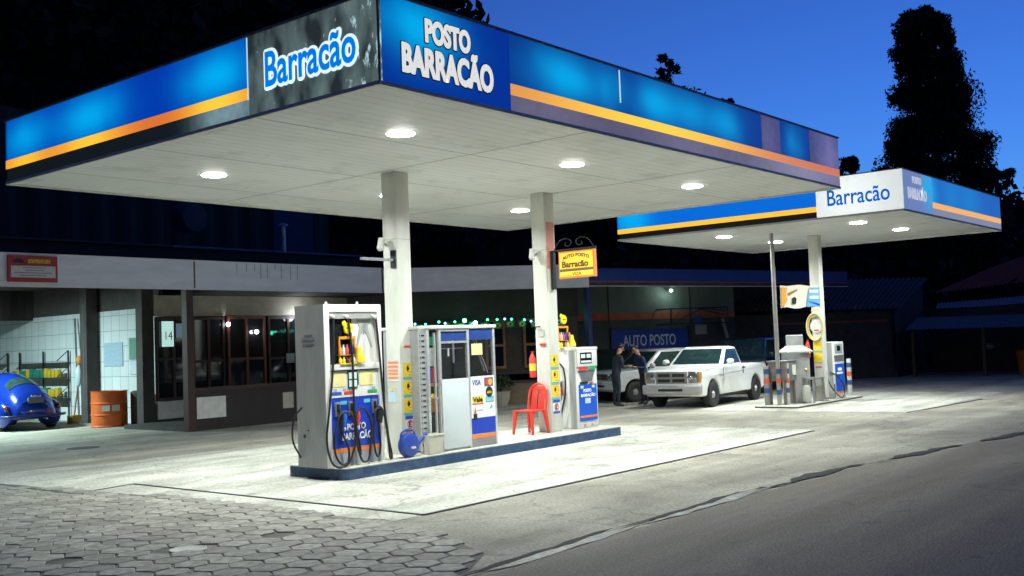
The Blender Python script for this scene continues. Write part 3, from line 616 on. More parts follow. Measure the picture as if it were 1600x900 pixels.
# middle front
FM = Fr((20.9,22.1),(25.5,18.45))
B(FM,0,FM.L,-.2,0,2.52,3.36).build('eaves_wall', m_brown, shop)
B(FM,0,FM.L,-.3,-.2,.85,2.52).build('wall', mat('middle_wall',(0.06,0.045,0.038),.8,var=.3), shop)
brick = mat('planter_brick', (0.20,0.14,0.10), 0.85, var=0.3, scale=14, stretch=(1,1,3), bump=0.3)
B(FM,0,FM.L,.25,.5,0,.62).build('planter_wall', brick, shop)
B(FM,0,FM.L,-.3,.24,0,.60).build('planter_bed', m_dark, shop)
B(FM,0,FM.L,.22,.54,.625,.68).build('planter_coping', m_dark, shop)
def fwindow(fr,s0,s1,z0,z1,d,m,split,rail,par):
    f = MB()
    obox(f,fr,s0,s0+.07,d,d+.07,z0,z1); obox(f,fr,s1-.07,s1,d,d+.07,z0,z1); obox(f,fr,s0+.07,s1-.07,d,d+.07,z1-.08,z1); obox(f,fr,s0+.07,s1-.07,d,d+.07,z0,z0+.08)
    for i in range(1,split):
        x = s0+(s1-s0)*i/split; obox(f,fr,x-.045,x+.045,d,d+.065,z0+.08,z1-.08)
    w_ = (s1-s0)/split
    for i in range(split): obox(f,fr,s0+w_*i+.07,s0+w_*(i+1)-.05,d,d+.06,rail-.035,rail+.035)
    w = f.build('window', m, par); B(fr,s0+.05,s1-.05,d+.02,d+.03,z0+.05,z1-.05).build('pane', glass_dark, w)
fwindow(FM,3.02,3.62,1.02,2.5,-.19,warmwood,1,1.72,shop)
fwindow(FM,4.18,4.78,1.02,2.5,-.19,warmwood,1,1.72,shop)
fwindow(FM,.5,2.2,1.02,2.5,-.19,wood,2,1.72,shop)
# --- blue fascia wing
wing = thing('garage_wing', 'long flat garage wing with thin blue fascia behind the parked cars', 'building', (30,17,0))
B(FC,0,FC.L,-.1,0,3.50,3.88).build('fascia', m_bluef, wing)
B(FC,0,FC.L,-.1,.01,3.46,3.498).build('orange_stripe', mat('dull_red_line',(0.28,0.07,0.05),.5), wing)
B(FC,0,FC.L,-.1,.005,3.36,3.456).build('lower_strip', m_dark, wing)
B(FC,0,FC.L,-.1,.02,3.34,3.358).build('edge_trim', white, wing)
MB().add([FC.p(0,-.1,3.8),FC.p(FC.L,-.1,3.8),FC.p(FC.L,-7,3.82),FC.p(-2,-7,3.82)],[(0,1,2,3)]).build('roof', MATS['dark_roof'], wing)
m_teal = mat('grey_green_wall', (0.13,0.17,0.16), 0.7, var=0.18, scale=2.5, stretch=(1,1,.5))
FW=Fr((26.867,19.995),(33.581,17.361))
B(FW,-1.2,6.9,0,.2,2.64,4.0).build('upper_wall', m_teal, wing)
B(FW,-1.2,6.9,0,.202,2.40,2.638).build('orange_stripe', mat('wall_red_stripe',(0.36,0.10,0.05),.7,var=.25,scale=4), wing)
B(FW,-1.2,6.9,0,.2,0,2.398).build('wall', mat('lower_grey_wall',(0.055,0.065,0.062),.75,var=.25,scale=3), wing)
for s in (1.54,4.91): B(FW,s,s+.05,.2,.22,0,3.8).build('wall_joint', m_dark, wing)
B(FC,.02,.16,-.30,-.12,0,3.4).build('post', mat('blue_post',(0.01,0.015,0.09),.5), wing)
B(FC,8.2,FC.L,-3,-2.8,0,3.8).build('recess_wall', m_dark, wing)
# spot on the wall: wall lamp
wl_ = thing('lamp_or_glint', 'small lit lamp high on the grey-green garage wall above the blue banner', 'lamp', tuple(FW.p(3.93,.5,3.33)))
q = FW.p(3.93,.5,3.33)
MB().ell(q,(.06,.06,.05)).build('bulb', glow('warm_bulb',(0.8,1,.85),6), wl_)
MB().bar(q, FW.p(3.93,.2,3.38), .03,.03).build('bracket', dark_metal, wl_)
ld = bpy.data.lights.new('wall_glow','POINT'); ld.energy=9.0; ld.color=(.75,1,.85); ld.shadow_soft_size=.06; lo = bpy.data.objects.new('wall_glow',ld); COL.objects.link(lo); lo.parent=wl_; lo.location=(-.05,-.1,-.06)
# banner
FBn = Fr(tuple(FW.p(1.55,.24,0))[:2],tuple(FW.p(4.78,.24,0))[:2]); 
bn = thing('banner','dark blue AUTO POSTO banner hung on the garage wall behind the two people','banner',tuple(FBn.p(0,0,0)))
s0,s1 = 0.05,3.2
B(FBn,s0,s1,0.0,.03,.60,2.07).build('cloth', mat('banner_blue',(0.012,0.05,0.34),.6,var=.15), bn)
MB().text('AUTO POSTO', FBn.p(.50,.035,1.52), FBn.U, Z, 2.15, .36, .004, 0.01).build('lettering', mat('banner_letters',(0.62,0.70,0.80),.6), bn)
B(FBn,s0-.04,s0-.005,0,.05,0,2.15).build('post', dark_metal, bn); B(FBn,s1+.005,s1+.04,0,.05,0,2.15).build('post', dark_metal, bn)
# awning frame and notices on the wall
aw = MB(); fr=FW
for a,b_ in (((3.5,1,2.2),(3.5,1,2.7)),((3.5,1,2.7),(5.9,1,2.72)),((5.9,1,2.72),(5.9,1,2.2)),((3.6,1,2.25),(4.8,1,2.7)),((4.8,1,2.7),(5.8,1,2.6)),((4.6,1,2.7),(5.8,1,2.45)),((3.5,1,2.7),(3.5,.2,2.7)),((5.9,1,2.72),(5.9,.2,2.72)),((3.5,1,2.2),(3.5,.2,2.2)),((5.9,1,2.2),(5.9,.2,2.2)),((3.5,1,2.2),(5.9,1,2.2))):
    aw.bar(fr.p(*a),fr.p(*b_),.035,.035)
tag(aw.build('awning_frame', dark_metal, loc=fr.p(4.7,.6,2.3)), 'bare dark iron awning frame on the garage wall above the white pickup', 'awning frame')
tag(B(FW,5.06,5.43,.225,.24,2.24,2.47).build('notice', mat('blue_notice',(0.03,0.08,0.35),.5), loc=FW.p(5.2,.22,2.3)), 'small blue notice on garage wall above the pickup cab', 'notice')
tag(B(FW,5.1,5.6,.225,.24,1.83,2.16).build('notice', mat('grey_notice',(0.32,0.33,0.33),.5), loc=FW.p(5.3,.22,2.0)), 'small pale grey notice below the blue notice on garage wall', 'notice')
tag(MB().bar(FW.p(6.75,.5,0),FW.p(6.25,.3,2.35),.09,.09).build('leaning_post', mat('pale_post',(0.28,0.27,0.24),.7), loc=FW.p(6.7,.5,0)), 'pale wooden post leaning beside the lean-to behind the pickup', 'post')

# --- sheds to the right
m_rtile = mat('clay_roof_tiles', (0.10,0.06,0.06), 0.8, var=0.35, scale=3, bump=.2)
def tiled_roof(mb, e0, e1, r0, r1, n=40, amp=.04, rows=6):
    e0,e1,r0,r1 = map(Vector,(e0,e1,r0,r1)); N = (e1-e0).cross(r0-e0).normalized()
    if N.z < 0: N = -N
    vs=[]; fs=[]; m = n*4
    for j in range(rows*2):
        t = ((j+1)//2)/rows; lift = (.02 if j%2 else .0)
        for i in range(m+1):
            s = i/m; p = (e0.lerp(e1,s)).lerp(r0.lerp(r1,s), t) + N*(amp*math.cos(2*math.pi*i/4)+lift); vs.append(p)
    for j in range(rows*2-1):
        for i in range(m): a=j*(m+1)+i; fs.append((a,a+1,a+m+2,a+m+1))
    return mb.add(vs,fs)
shed = thing('tiled_shed','dark shed with ribbed clay tile roof behind the far canopy','shed',(38,15,0))
tiled_roof(MB(),(31.2,19.0,2.6),(38.4,13.2,2.5),(36.5,21.0,3.9),(43.1,13.7,3.75),46).build('roof', m_rtile, shed, smooth=True)
MB().add([(38.3,13.5,0),(42.9,13.95,0),(42.9,13.95,3.7),(38.3,13.5,2.42)],[(0,1,2,3)]).build('gable_wall', m_dark, shed)
FS = Fr((31.6,19.1),(38.3,13.5)); B(FS,0,FS.L,-.4,-.2,0,2.45).build('front_wall', m_dark, shed)
B(FS,4.0,FS.L-.2,-.2,-.17,2.05,2.13).build('red_board', mat('dull_red_board',(0.25,0.05,0.04),.7), shed)
shed2 = thing('lean_to_shed','low open lean-to with pale corrugated strip roof at the far right','shed',(40,11,0))
tiled_roof(MB(),(38.2,13.1,1.72),(39.5,7.6,1.66),(41.2,13.6,2.15),(42.3,7.8,2.1),50,.02,2).build('roof', mat('corrugated_grey',(0.12,0.09,0.09),.7,var=.3), shed2, smooth=True)
tiled_roof(MB(),(43.0,13.5,2.45),(43.2,7.0,2.65),(44.0,13.7,2.72),(44.3,7.0,2.95),50,.02,2).build('upper_roof', mat('corrugated_pale',(0.28,0.22,0.26),.7,var=.25), shed2, smooth=True)
MB().box(42.6,42.8,6.5,13.6,0,2.5).build('rear_wall', m_dark, shed2)
ps = MB()
for i,y in enumerate((12.9,10.6,8.4)): MB().box(38.5+i*.45,38.62+i*.45,y,y+.12,0,1.68).build('post', wood, shed2)
house = thing('red_roof_house','house with dull red tiled roof above the lean-to at right edge','house',(52,13,0))
tiled_roof(MB(),(48.6,15.2,3.3),(49.2,7.5,3.9),(54,14.2,4.5),(54,7.2,6.6),40,.05,6).build('roof', mat('red_roof_tiles',(0.55,0.07,0.04),.8,var=.3,scale=3), house, smooth=True)
MB().box(49.6,58,6.5,15,0,3.4).build('wall', m_dark, house)
tag(MB().lathe([(.30,0),(.36,.75),(.38,.78),(.36,.82),(.30,.88),(.0,.9)],(40.2,9.55,0),n=20).build('waste_bin', mat('orange_plastic',(0.55,0.16,0.01),.5), loc=(40.2,9.55,0), smooth=True), 'orange bin standing in the dark lean-to at right edge', 'bin')
tag(MB().ell((40.6,10.9,1.0),(.18,.18,.12)).build('basin', mat('grey_basin',(0.25,0.28,0.28),.5), loc=(40.6,10.9,1.0), smooth=True), 'small pale round object in the dark lean-to', 'basin')
# --- ribbed wall behind the shop, chimney, round blue cylinder
rw = MB()
vs=[];fs=[];k=0
for i in range(141):
    x=-8+i*.25; yy=31.5-(.06 if i%4 in(1,2) else 0); vs+= [(x,yy,3),(x,yy,9.5)]
for i in range(140): fs.append((2*i,2*i+2,2*i+3,2*i+1))
tag(rw.add(vs,fs).build('warehouse_wall', mat('ribbed_dark_cladding',(0.012,0.010,0.008),.6,var=.3), loc=(10,31.5,3)), 'tall dark ribbed metal wall rising behind the shop roof', 'wall')
ch = thing('chimney_pipe','thin metal chimney pipe on the shop roof','chimney',(18.8,23.9,4.6))
MB().cyl((18.8,23.9,4.6),(18.8,23.9,5.35),.075).build('pipe', steel, ch, smooth=True); MB().lathe([(.15,0),(.13,.05),(.0,.09)],(18.8,23.9,5.37)).build('cap', steel, ch, smooth=True)
tag(MB().lathe([(.0,0),(.42,.01),(.45,.06),(.45,.7),(.42,.75),(0,.76)],(18.0,27.0,5.9),axis='y').build('blue_cylinder', mat('dim_blue_round',(0.03,0.03,0.06),.5), loc=(18,27,5.9), smooth=True), 'round dim blue cylinder above the shop roof', 'tank')  # dim blue cylinder above the roof line
tag(MB().box(20.8,22.4,26.9,27.0,4.6,6.3).build('roof_panel', mat('dim_blue_sheet',(0.01,0.025,0.10),.6), loc=(21.6,27,4.6)), 'dim blue sheet standing on the shop roof beside the chimney', 'panel')

# --- lamps and lit things on the shop
def bulb(x,y,z,r,e,label,col=(.85,.93,1),st=25):
    t = thing('lamp_or_glint', label, 'lamp', (x,y,z)); MB().ell((x,y,z),(r,r,r)).build('bulb', glow('bulb_%d'%st,col,st), t, smooth=True)
    MB().bar((x,y+.02,z),(x,y+.14,z+.02),.03,.03).build('holder', dark_metal, t)
    if e:
        ld = bpy.data.lights.new('bulb_light','POINT'); ld.energy=e; ld.color=col; ld.shadow_soft_size=r; lo = bpy.data.objects.new('bulb_light',ld); COL.objects.link(lo); lo.parent=t; lo.location=(0,-r*1.3,0)
bulb(19.45,24.05,2.76,.11,6,'bright bare bulb on the shop front just left of the tall pump')
bulb(17.05,24.14,2.58,.055,0,'glowing ball added as a glass reflection left of the reddish shop window')  # this glowing ball and the next stand in for reflections in the panes
bulb(17.98,24.14,2.36,.055,0,'glowing ball added as a glass reflection in front of the reddish shop window')
ws = thing('window_sign','lit pale window sign with the number 14 in the leftmost shop window','sign',(15.2,24.22,2.0))
MB().box(15.06,15.40,24.205,24.22,2.02,2.68).build('panel', glow('window_sign_lit',(.45,.72,.66),.8), ws)
MB().text('14',(15.16,24.204,2.2),X,Z,.2,.22,.004,.0).build('lettering', mat('red_ink',(0.45,0.08,0.03),.5), ws)
tag(MB().box(15.48,15.88,24.206,24.22,2.25,2.62).build('window_poster', glow('dim_poster',(.12,.18,.25),.5), loc=(15.5,24.2,2.3)), 'dim grey-blue sheet behind the second pane of leftmost shop window','poster')
tag(MB().box(19.05,19.33,24.2,24.215,1.45,1.72).build('window_notice', mat('notice_grey2',(.35,.37,.40),.5), loc=(19.2,24.2,1.5)), 'small pale notice on dark shop window left of the tall pump','notice')
# red sign on the white fascia
rs = thing('fascia_sign','red and white trade sign at the left end of white fascia','sign',(10.2,21.15,3.4))
MB().box(9.72,10.74,21.13,21.18,3.40,3.94).build('board', mat('dark_red_board',(.38,.03,.03),.5,var=.2), rs)
MB().box(9.77,10.69,21.12,21.13,3.49,3.73).build('white_field', offwhite, rs)
MB().box(10.12,10.58,21.122,21.13,3.79,3.87).build('gold_emblem_line', mat('gold_ink',(.75,.35,.03),.5,var=.9,scale=30), rs)
MB().prism([(0,0),(.26,0),(.22,.05),(.17,.09),(.08,.09),(.03,.05)],(0,-.006,0),(9.80,21.129,3.79),X,Z).build('car_emblem', dark_metal, rs)
for i,(a,bb) in enumerate(((10.0,10.5),(10.05,10.45),(9.82,10.62),(9.95,10.5))): MB().box(a,bb,21.116,21.12,3.68-.052*i,3.70-.052*i).build('faint_print', mat('faint_print',(.30,.28,.27),.6,var=.5,scale=60), rs)
tl = bpy.data.lights.new('tube_light','AREA'); tl.shape='RECTANGLE'; tl.size=.1; tl.size_y=1.2; tl.energy=900; tl.color=(.72,1,1)
tlt = thing('tube_lamp','fluorescent tube lamp under the workshop bay ceiling','lamp',(10.6,27.8,3.75)); to = bpy.data.objects.new('tube_light',tl); COL.objects.link(to); to.parent=tlt; to.location=(0,0,-.05)
MB().cyl((10.6,27.2,3.73),(10.6,28.4,3.73),.03).build('tube', glow('tube_glow',(.8,1,1),8), tlt); MB().box(10.5,10.7,27.1,28.5,3.76,3.8).build('fitting', white, tlt)
# workshop contents
def shelf(x,y0,y1,h,label,n):
    t = thing('wire_shelf',label,'shelf',(x,(y0+y1)/2,0))
    for y in (y0,(y0+y1)/2,y1): MB().box(x-.02,x+.02,y-.02,y+.02,0,h).build('upright',dark_metal,t)
    zs=[h*.35,h*.62,h*.85]
    for z in zs:
        MB().box(x-.35,x,y0,y1,z-.012,z).build('shelf_board',dark_metal,t)
        MB().bar((x,y0,z+.3),(x-.35,y0,z),.02,.02).build('brace',dark_metal,t)
    return t
shelf(15.12,29.2,32.2,2.05,'dark wire shelf rack against the tiled workshop wall, behind the blue car',3)
shelf(15.12,33.0,34.6,2.05,'second dark wire shelf at the far left of tiled wall',3)
cols=[mat('can_green',(.02,.16,.07),.5),mat('can_yellow',(.45,.32,.02),.5),mat('can_teal',(.02,.14,.14),.5)]
k=0
for z in (2.05*.35,2.05*.62):
    for i in range(13):
        y=29.35+i*.22+random.uniform(-.02,.02); h=random.uniform(.18,.28); m=cols[0] if random.random()<.5 else random.choice(cols)
        if i<3: m=cols[1]
        tag(MB().box(14.86,15.0,y,y+.15,z+.001,z+h).build('product_box',m,loc=(14.93,y,z),bevel=.01),'small box of car product in rows on wire shelf behind blue car','box','product boxes on the workshop shelf')
tag(MB().bar((14.95,28.3,0),(15.1,28.75,2.95),.05,.05).build('pole',steel,loc=(14.95,28.3,0)),'long grey pole leaning on the tiled wall by the dark post','pole')
pr = thing('floor_broom','worn broom and rags standing against tiled wall beside the dark post','broom',(14.8,28.2,0))
MB().bar((14.75,28.2,.2),(15.05,28.3,1.9),.03,.03).build('handle',warmwood,pr); MB().box(14.62,14.9,28.05,28.35,0.0,.22).build('bristles',mat('bristle',(.4,.25,.05),.8),pr); MB().ell((14.95,28.25,1.75),(.08,.1,.14)).build('rag',mat('orange_rag',(.5,.2,.04),.8),pr,smooth=True); MB().ell((14.92,28.25,1.3),(.08,.12,.3)).build('rag',mat('pale_rag',(.4,.5,.5),.8),pr,smooth=True)
dr = thing('oil_drum','orange oil drum with two white labels beside the tiled wall','drum',(14.35,25.6,0))
MB().lathe([(.46,0),(.47,.03),(.45,.05),(.45,.30),(.47,.32),(.45,.34),(.45,.60),(.47,.62),(.45,.64),(.45,.90),(.47,.93),(.43,.93),(.42,.90),(0,.90)],(14.35,25.6,0),n=32).build('drum_body',mat('orange_drum',(.62,.12,.02),.45,var=.2,scale=4),dr,smooth=True)
for a in (-2.30,-1.75):
    c_=Vector((14.35+.456*math.cos(a),25.6+.456*math.sin(a),.42)); U=Vector((-math.sin(a),math.cos(a),0)); 
    MB().panel(c_-U*.09,U,Z,.2,.15,.004).build('label_sheet',offwhite,dr)
tag(MB().lathe([(.25,0),(.25,.85),(.2,.9),(0,.9)],(14.95,25.1,0)).build('metal_drum',mat('brown_drum',(.06,.03,.025),.6),loc=(14.95,25.1,0),smooth=True),'dark brown drum between orange drum and workshop post','drum')
nt_ = thing('wall_notice','pale blue printed notice on the tiled wall above the orange drum','notice',(15.19,26.8,1.5))
MB().box(15.18,15.195,26.35,27.3,1.55,2.2).build('sheet',mat('notice_blue',(.30,.42,.50),.6,var=.2,scale=30),nt_)
tag(MB().box(15.17,15.195,25.65,26.0,1.72,2.3).build('wall_frame',mat('green_frame',(.10,.25,.18),.5),loc=(15.18,25.8,2)),'green framed sheet on the tiled wall, above the white one','notice')
tag(MB().box(15.17,15.195,25.62,25.98,1.32,1.66).build('wall_frame',mat('white_frame2',(.5,.58,.62),.5),loc=(15.18,25.8,1.4)),'small white sheet on tiled wall beside the post, below the green one','notice')
tag(MB().box(13.4,15.1,34.9,34.98,1.9,3.0).build('poster',mat('green_poster',(.03,.16,.05),.6,var=.8,scale=5),loc=(14,34.9,2)),'dark green poster on the rear wall of the workshop bay','poster')
# potted plant
pt = thing('potted_plant','round bush in a pale concrete pot beside the middle planter wall','plant',(22.75,19.3,0))
MB().lathe([(.17,0),(.24,.18),(.28,.38),(.30,.42),(.26,.42),(.24,.36),(0,.36)],(22.75,19.3,0)).build('pot',mat('pale_pot',(.42,.38,.30),.8,var=.15,bump=.2),pt,smooth=True)
def leafcloud(name,c,r,n,size,m,parent,fn=None,seed=1,clumps=14):
    rg=np.random.default_rng(seed); vs=[];fs=[]
    cc=[]
    while len(cc)<clumps:
        p=rg.uniform(-1,1,3)
        if np.linalg.norm(p)<1: cc.append(p*.8)
    for i in range(n):
        q=cc[rg.integers(len(cc))]+rg.normal(0,.17,3); p=np.array(c)+q*np.array(r)
        a=rg.normal(size=3);a/=np.linalg.norm(a);b=np.cross(a,rg.normal(size=3));b/=np.linalg.norm(b); s=size*rg.uniform(.6,1.4)
        o=len(vs); vs+=[p-a*s,p+b*s*.5,p+a*s,p-b*s*.5]; fs.append((o,o+1,o+2,o+3))
    mb=MB(); mb.v=[tuple(v) for v in vs]; mb.f=fs
    return mb.build(name,m,parent)
m_leaf=mat('shrub_leaf',(.03,.06,.02),.6,var=.4,scale=3)
leafcloud('foliage',(22.75,19.3,.66),(.34,.34,.26),900,.05,m_leaf,pt)
MB().cyl((22.75,19.3,.36),(22.75,19.3,.6),.03).build('stem',wood,pt)
# bunting and fairy lights, under the middle eaves
FBu = Fr((20.5,21.75),(25.6,17.75))
bt = thing('flag_bunting','string of small green and yellow flags under dark eaves behind kiosk','bunting',tuple(FBu.p(0,0,2.5)))
MB().tube([FBu.p(s*.25,0,2.47-.05*math.sin(s*.9)**2) for s in range(0,22)],.008,5).build('string',dark_metal,bt)
gf=mat('flag_green',(.01,.25,.06),.6);yf=mat('flag_yellow',(.75,.65,.03),.6);bf=mat('flag_blue',(.02,.05,.30),.6)
for i in range(14):
    s=.3+i*.37; zt=2.44-random.uniform(0,.04); w=.24; tl_=random.uniform(-.4,.4)
    U=(FBu.U*math.cos(tl_)+FBu.N*math.sin(tl_)).normalized(); o_=FBu.p(s,0,zt-.19)
    f=MB().panel(o_,U,Z,w,.18,.003).build('flag',gf,bt); NN=U.cross(Z)
    MB().prism([(.02,.09),(w/2,.012),(w-.02,.09),(w/2,.168)],NN*.003,o_+NN*.004,U,Z).build('diamond',yf,f)
    MB().prism([(w/2+.045*math.cos(t*math.pi/5),.09+.045*math.sin(t*math.pi/5)) for t in range(10)],NN*.003,o_+NN*.008,U,Z).build('disc',bf,f)
fl = thing('fairy_lights','small green and blue lit bulbs strung among the flags','string lights',tuple(FBu.p(0,.1,2.45)))
for i in range(18):
    s=.15+i*.285+random.uniform(-.08,.08); c_=(.1,1,.55) if i%3 else (.25,.55,1)
    p=FBu.p(s,.06,2.44+random.uniform(-.06,.05)); big = i in (1,2,8,9,16)
    MB().ell(p,(.035,)*3 if not big else (.06,)*3,8,6).build('bulb',glow('fairy_%s%s'%('g' if i%3 else 'b','B' if big else ''),c_,16 if big else 3.5),fl)
for s_ in (.6,2.8,5.2):
    ld=bpy.data.lights.new('fairy_glow','POINT'); ld.energy=1.0; ld.color=(.15,1,.6); ld.shadow_soft_size=.05; lo=bpy.data.objects.new('fairy_glow',ld); COL.objects.link(lo); lo.parent=fl; p=FBu.p(s_,.2,2.44)-Vector(fl.location); lo.location=p
# ------------------------------------------------------------------ near pump island
def island(name,label,x0,x1,y0,y1,h,m_side,m_top,cham):
    t=thing(name,label,'kerb island',((x0+x1)/2,(y0+y1)/2,0))
    def out(e):
        pts=[]; r=cham+e
        for cx,cy,a0 in ((x1-cham,y1-cham,0),(x0+cham,y1-cham,90),(x0+cham,y0+cham,180),(x1-cham,y0+cham,270)):
            for k in range(5): a=R_(a0+k*22.5); pts.append((cx+r*math.cos(a),cy+r*math.sin(a)))
        return pts
    a=out(0); MB().prism([(p[0],p[1]) for p in a],(0,0,h-.02),(0,0,0),X,Y).build('kerb',m_side,t)
    b=out(-.005); MB().prism([(p[0],p[1]) for p in b],(0,0,.02),(0,0,h-.0199),X,Y).build('top_slab',m_top,t,bevel=.006)
    return t
m_itop=mat('island_top',(.46,.45,.39),.7,var=.15,scale=4,bump=.15)
island('pump_island','long pump island with dark blue kerb side under near canopy',9.50,16.32,10.88,12.15,.17,navy,m_itop,.14)
island('pump_island','low thin concrete island under the far canopy',23.05,27.15,10.50,11.6,.05,mat('dark_edge',(.04,.045,.045),.7),m_itop,.06)

def hose(pts,r=.016): return MB().tube(spline(pts,8),r,8)
# ---- tall pump
P=thing('fuel_pump','tall white three-hose fuel pump at left end of near island','fuel pump',(9.94,11.42,.17))
x0,x1,y0,y1,zb,zt=9.40,10.48,11.12,11.74,.17,2.42
xm=lambda u:x0+u
m_pump=mat('pump_white',(.60,.60,.57),.38,col2=(.72,.72,.70),scale=3,detail=9,stretch=(1,1,.35),bump=.03); m_side=mat('pump_side_steel',(.40,.41,.40),.5,.3,var=.12,scale=10,stretch=(1,1,.2))
body=MB().box(x0,x0+.004,y0,y1,zb,zt).build('side_panel',m_side,P)
MB().box(x0+.004,x1,y0+.10,y1,zb,zt).build('cabinet',m_side,P,bevel=.01)
MB().box(x0+.004,x0+.10,y0,y0+.10,zb,zt).box(x1-.07,x1,y0,y0+.10,zb,zt).box(x0+.10,x1-.07,y0,y0+.10,2.31,zt).build('front_frame',m_pump,P,bevel=.006)
MB().box(x0+.10,x1-.07,y0+.02,y0+.10,2.22,2.31).build('hose_rail',m_side,P)
MB().box(x0+.10,x0+.58,y0+.085,y0+.099,1.58,2.22).build('dark_window',glass_dark,P)
MB().box(x0+.58,x1-.07,y0+.08,y0+.099,1.58,2.22).build('white_panel',m_pump,P)
MB().prism([(0,0),(.28,0),(.22,-.12),(.24,-.20),(.30,-.42),(.27,-.40),(.20,-.23),(.15,-.19),(.14,-.23),(.13,-.19),(.08,-.23),(.02,-.40),(-.01,-.42),(.04,-.20),(.06,-.12)],(0,-.008,0),(x0+.66,y0+.079,2.22),X,Z).build('shadow_plate',m_side,P)  # V-shaped shadow drawn as a thin grey plate
MB().box(x0+.10,x1-.07,y0-.01,y0+.10,1.50,1.58).build('shelf',m_pump,P,bevel=.006)
MB().box(x0+.10,x1-.07,y0+.03,y0+.10,1.12,1.50).build('head_panel',m_pump,P)
MB().box(x0+.12,x1-.09,y0+.02,y0+.03,1.485,1.495).build('trim_line',dark_metal,P)
for u in (.13,.66): MB().box(xm(u),xm(u+.26),y0+.024,y0+.03,1.27,1.47).build('yellow_label',paleyellow,P)
d=MB().box(xm(.43),xm(.60),y0+.015,y0+.03,1.24,1.49).build('display',mat('display_dark',(.01,.04,.05),.3),P)
for u,z in ((.445,1.37),(.525,1.37),(.445,1.26),(.525,1.26)): MB().box(xm(u),xm(u+.06),y0+.010,y0+.015,z,z+.09).build('digit_window',glow('lcd',(.45,.55,.5),.5),d)
MB().text('000000',(xm(.635),y0+.028,1.28),Z,-X,.16,.022,.003,.02).build('lettering',ink,P)
for u,m_,w in ((.12,mat('tag_blue',(.03,.08,.45),.4),.19),(.36,red,.15),(.80,green,.18)): MB().box(xm(u),xm(u+w),y0+.024,y0+.03,1.155,1.20).build('fuel_tag',m_,P,bevel=.004)
for u in (.15,.32,.40,.87): MB().box(xm(u)+.02,xm(u)+.08,y0+.025,y0+.03,1.21,1.245).build('tiny_label',mat('tiny_grey',(.35,.36,.33),.5),P)
bp_=MB().box(x0+.10,x1-.07,y0+.03,y0+.10,.42,1.11).build('blue_panel',blue,P)
MB().box(x0+.10,x1-.07,y0+.028,y0+.10,.355,.417).build('orange_stripe',orange,P)
MB().box(x0+.10,x1-.07,y0+.03,y0+.10,.20,.352).build('kick_panel',mat('kick_grey',(.30,.31,.34),.5),P)
MB().box(x0+.10,x1-.07,y0+.03,y0+.12,.17,.198).build('plinth',m_side,P)
for txt,u,z,w,h in (('POSTO',.40,.66,.34,.085),('BARRACÃO',.30,.525,.56,.115)):
    MB().text(txt,(xm(u),y0+.028,z),X,Z,w,h,.003,.03).build('lettering',lettering,bp_)
for u in (.28,.72): MB().box(xm(u),xm(u+.12),y0+.024,y0+.03,1.02,1.07).build('small_label',cyan,P)
noz=[(.17,mat('nozzle_blue',(.02,.12,.55),.4)),(.42,mat('nozzle_red',(.65,.04,.04),.4)),(.86,mat('nozzle_black',(.02,.025,.025),.4))]
for k,(u,m_) in enumerate(noz):
    bt_=MB().box(xm(u),xm(u+.09),y0-.004,y0+.03,.86,1.06).build('nozzle_boot',steel,P,bevel=.008)
    MB().box(xm(u)+.02,xm(u)+.07,y0-.010,y0-.004,.93,1.03).build('boot_slot',black,bt_)
    nz_=MB().tube([(xm(u)+.04,y0-.03,.97),(xm(u)+.05,y0-.06,.88),(xm(u)+.05,y0-.06,.74)],[.02,.028,.03],10).build('nozzle',black,P,smooth=True)
    MB().tube([(xm(u)+.09,y0-.07,.93),(xm(u)+.095,y0-.075,.86),(xm(u)+.09,y0-.07,.72)],[.02,.035,.018],10).build('grip',m_,nz_,smooth=True)
    MB().ell((xm(u)+.10,y0-.07,.69),(.018,.018,.03)).build('spout_tip',white,nz_,smooth=True)
for u,uu in ((.17,.14),(.42,.40),(.93,.92)): MB().tube([(xm(uu)-.01,y0+.03,2.27),(xm(uu)+.03,y0-.03,2.23)],[.018,.03],10).build('hose_fitting',offwhite,P,smooth=True)
# hoses: from the rail down, loop at the floor, back up to the nozzle
HP=[[(.15,-.03,2.22),(.10,-.06,1.6),(-.02,-.10,1.0),(-.10,-.12,.55),(-.02,-.14,.24),(.20,-.15,.19),(.34,-.14,.35),(.43,-.12,.62),(.38,-.10,.86),(.25,-.09,.93),(.12,-.11,.84),(.03,-.13,.6),(.03,-.14,.36),(.14,-.14,.22),(.26,-.13,.25),(.30,-.10,.42),(.22,-.08,.62),(.215,-.06,.74)],
    [(.42,-.03,2.22),(.46,-.05,1.7),(.455,-.06,1.2),(.44,-.08,.85),(.43,-.11,.55),(.49,-.13,.28),(.56,-.14,.21),(.64,-.14,.26),(.70,-.12,.5),(.73,-.10,.75),(.62,-.09,.94),(.50,-.09,.93),(.44,-.11,.8),(.43,-.13,.5),(.48,-.14,.32),(.50,-.10,.5),(.47,-.06,.74)],
    [(.95,-.03,2.21),(.98,-.05,1.7),(1.01,-.08,1.0),(1.06,-.10,.5),(1.10,-.12,.24),(1.06,-.12,.22),(1.03,-.12,.5),(1.0,-.10,.8),(.92,-.09,.95),(.82,-.10,.88),(.76,-.11,.6),(.78,-.12,.33),(.84,-.12,.26),(.90,-.10,.42),(.91,-.06,.74)]]
for hp in HP: hose([(x0+a,y0+b_,z) for a,b_,z in hp],.0155).build('hose',black,P,smooth=True)
hose([(x0-.01,y1-.12,1.0),(x0-.07,y1-.02,.85),(x0-.09,y1,.55),(x0-.02,y1-.08,.30)],.014).build('side_hose',black,P,smooth=True)
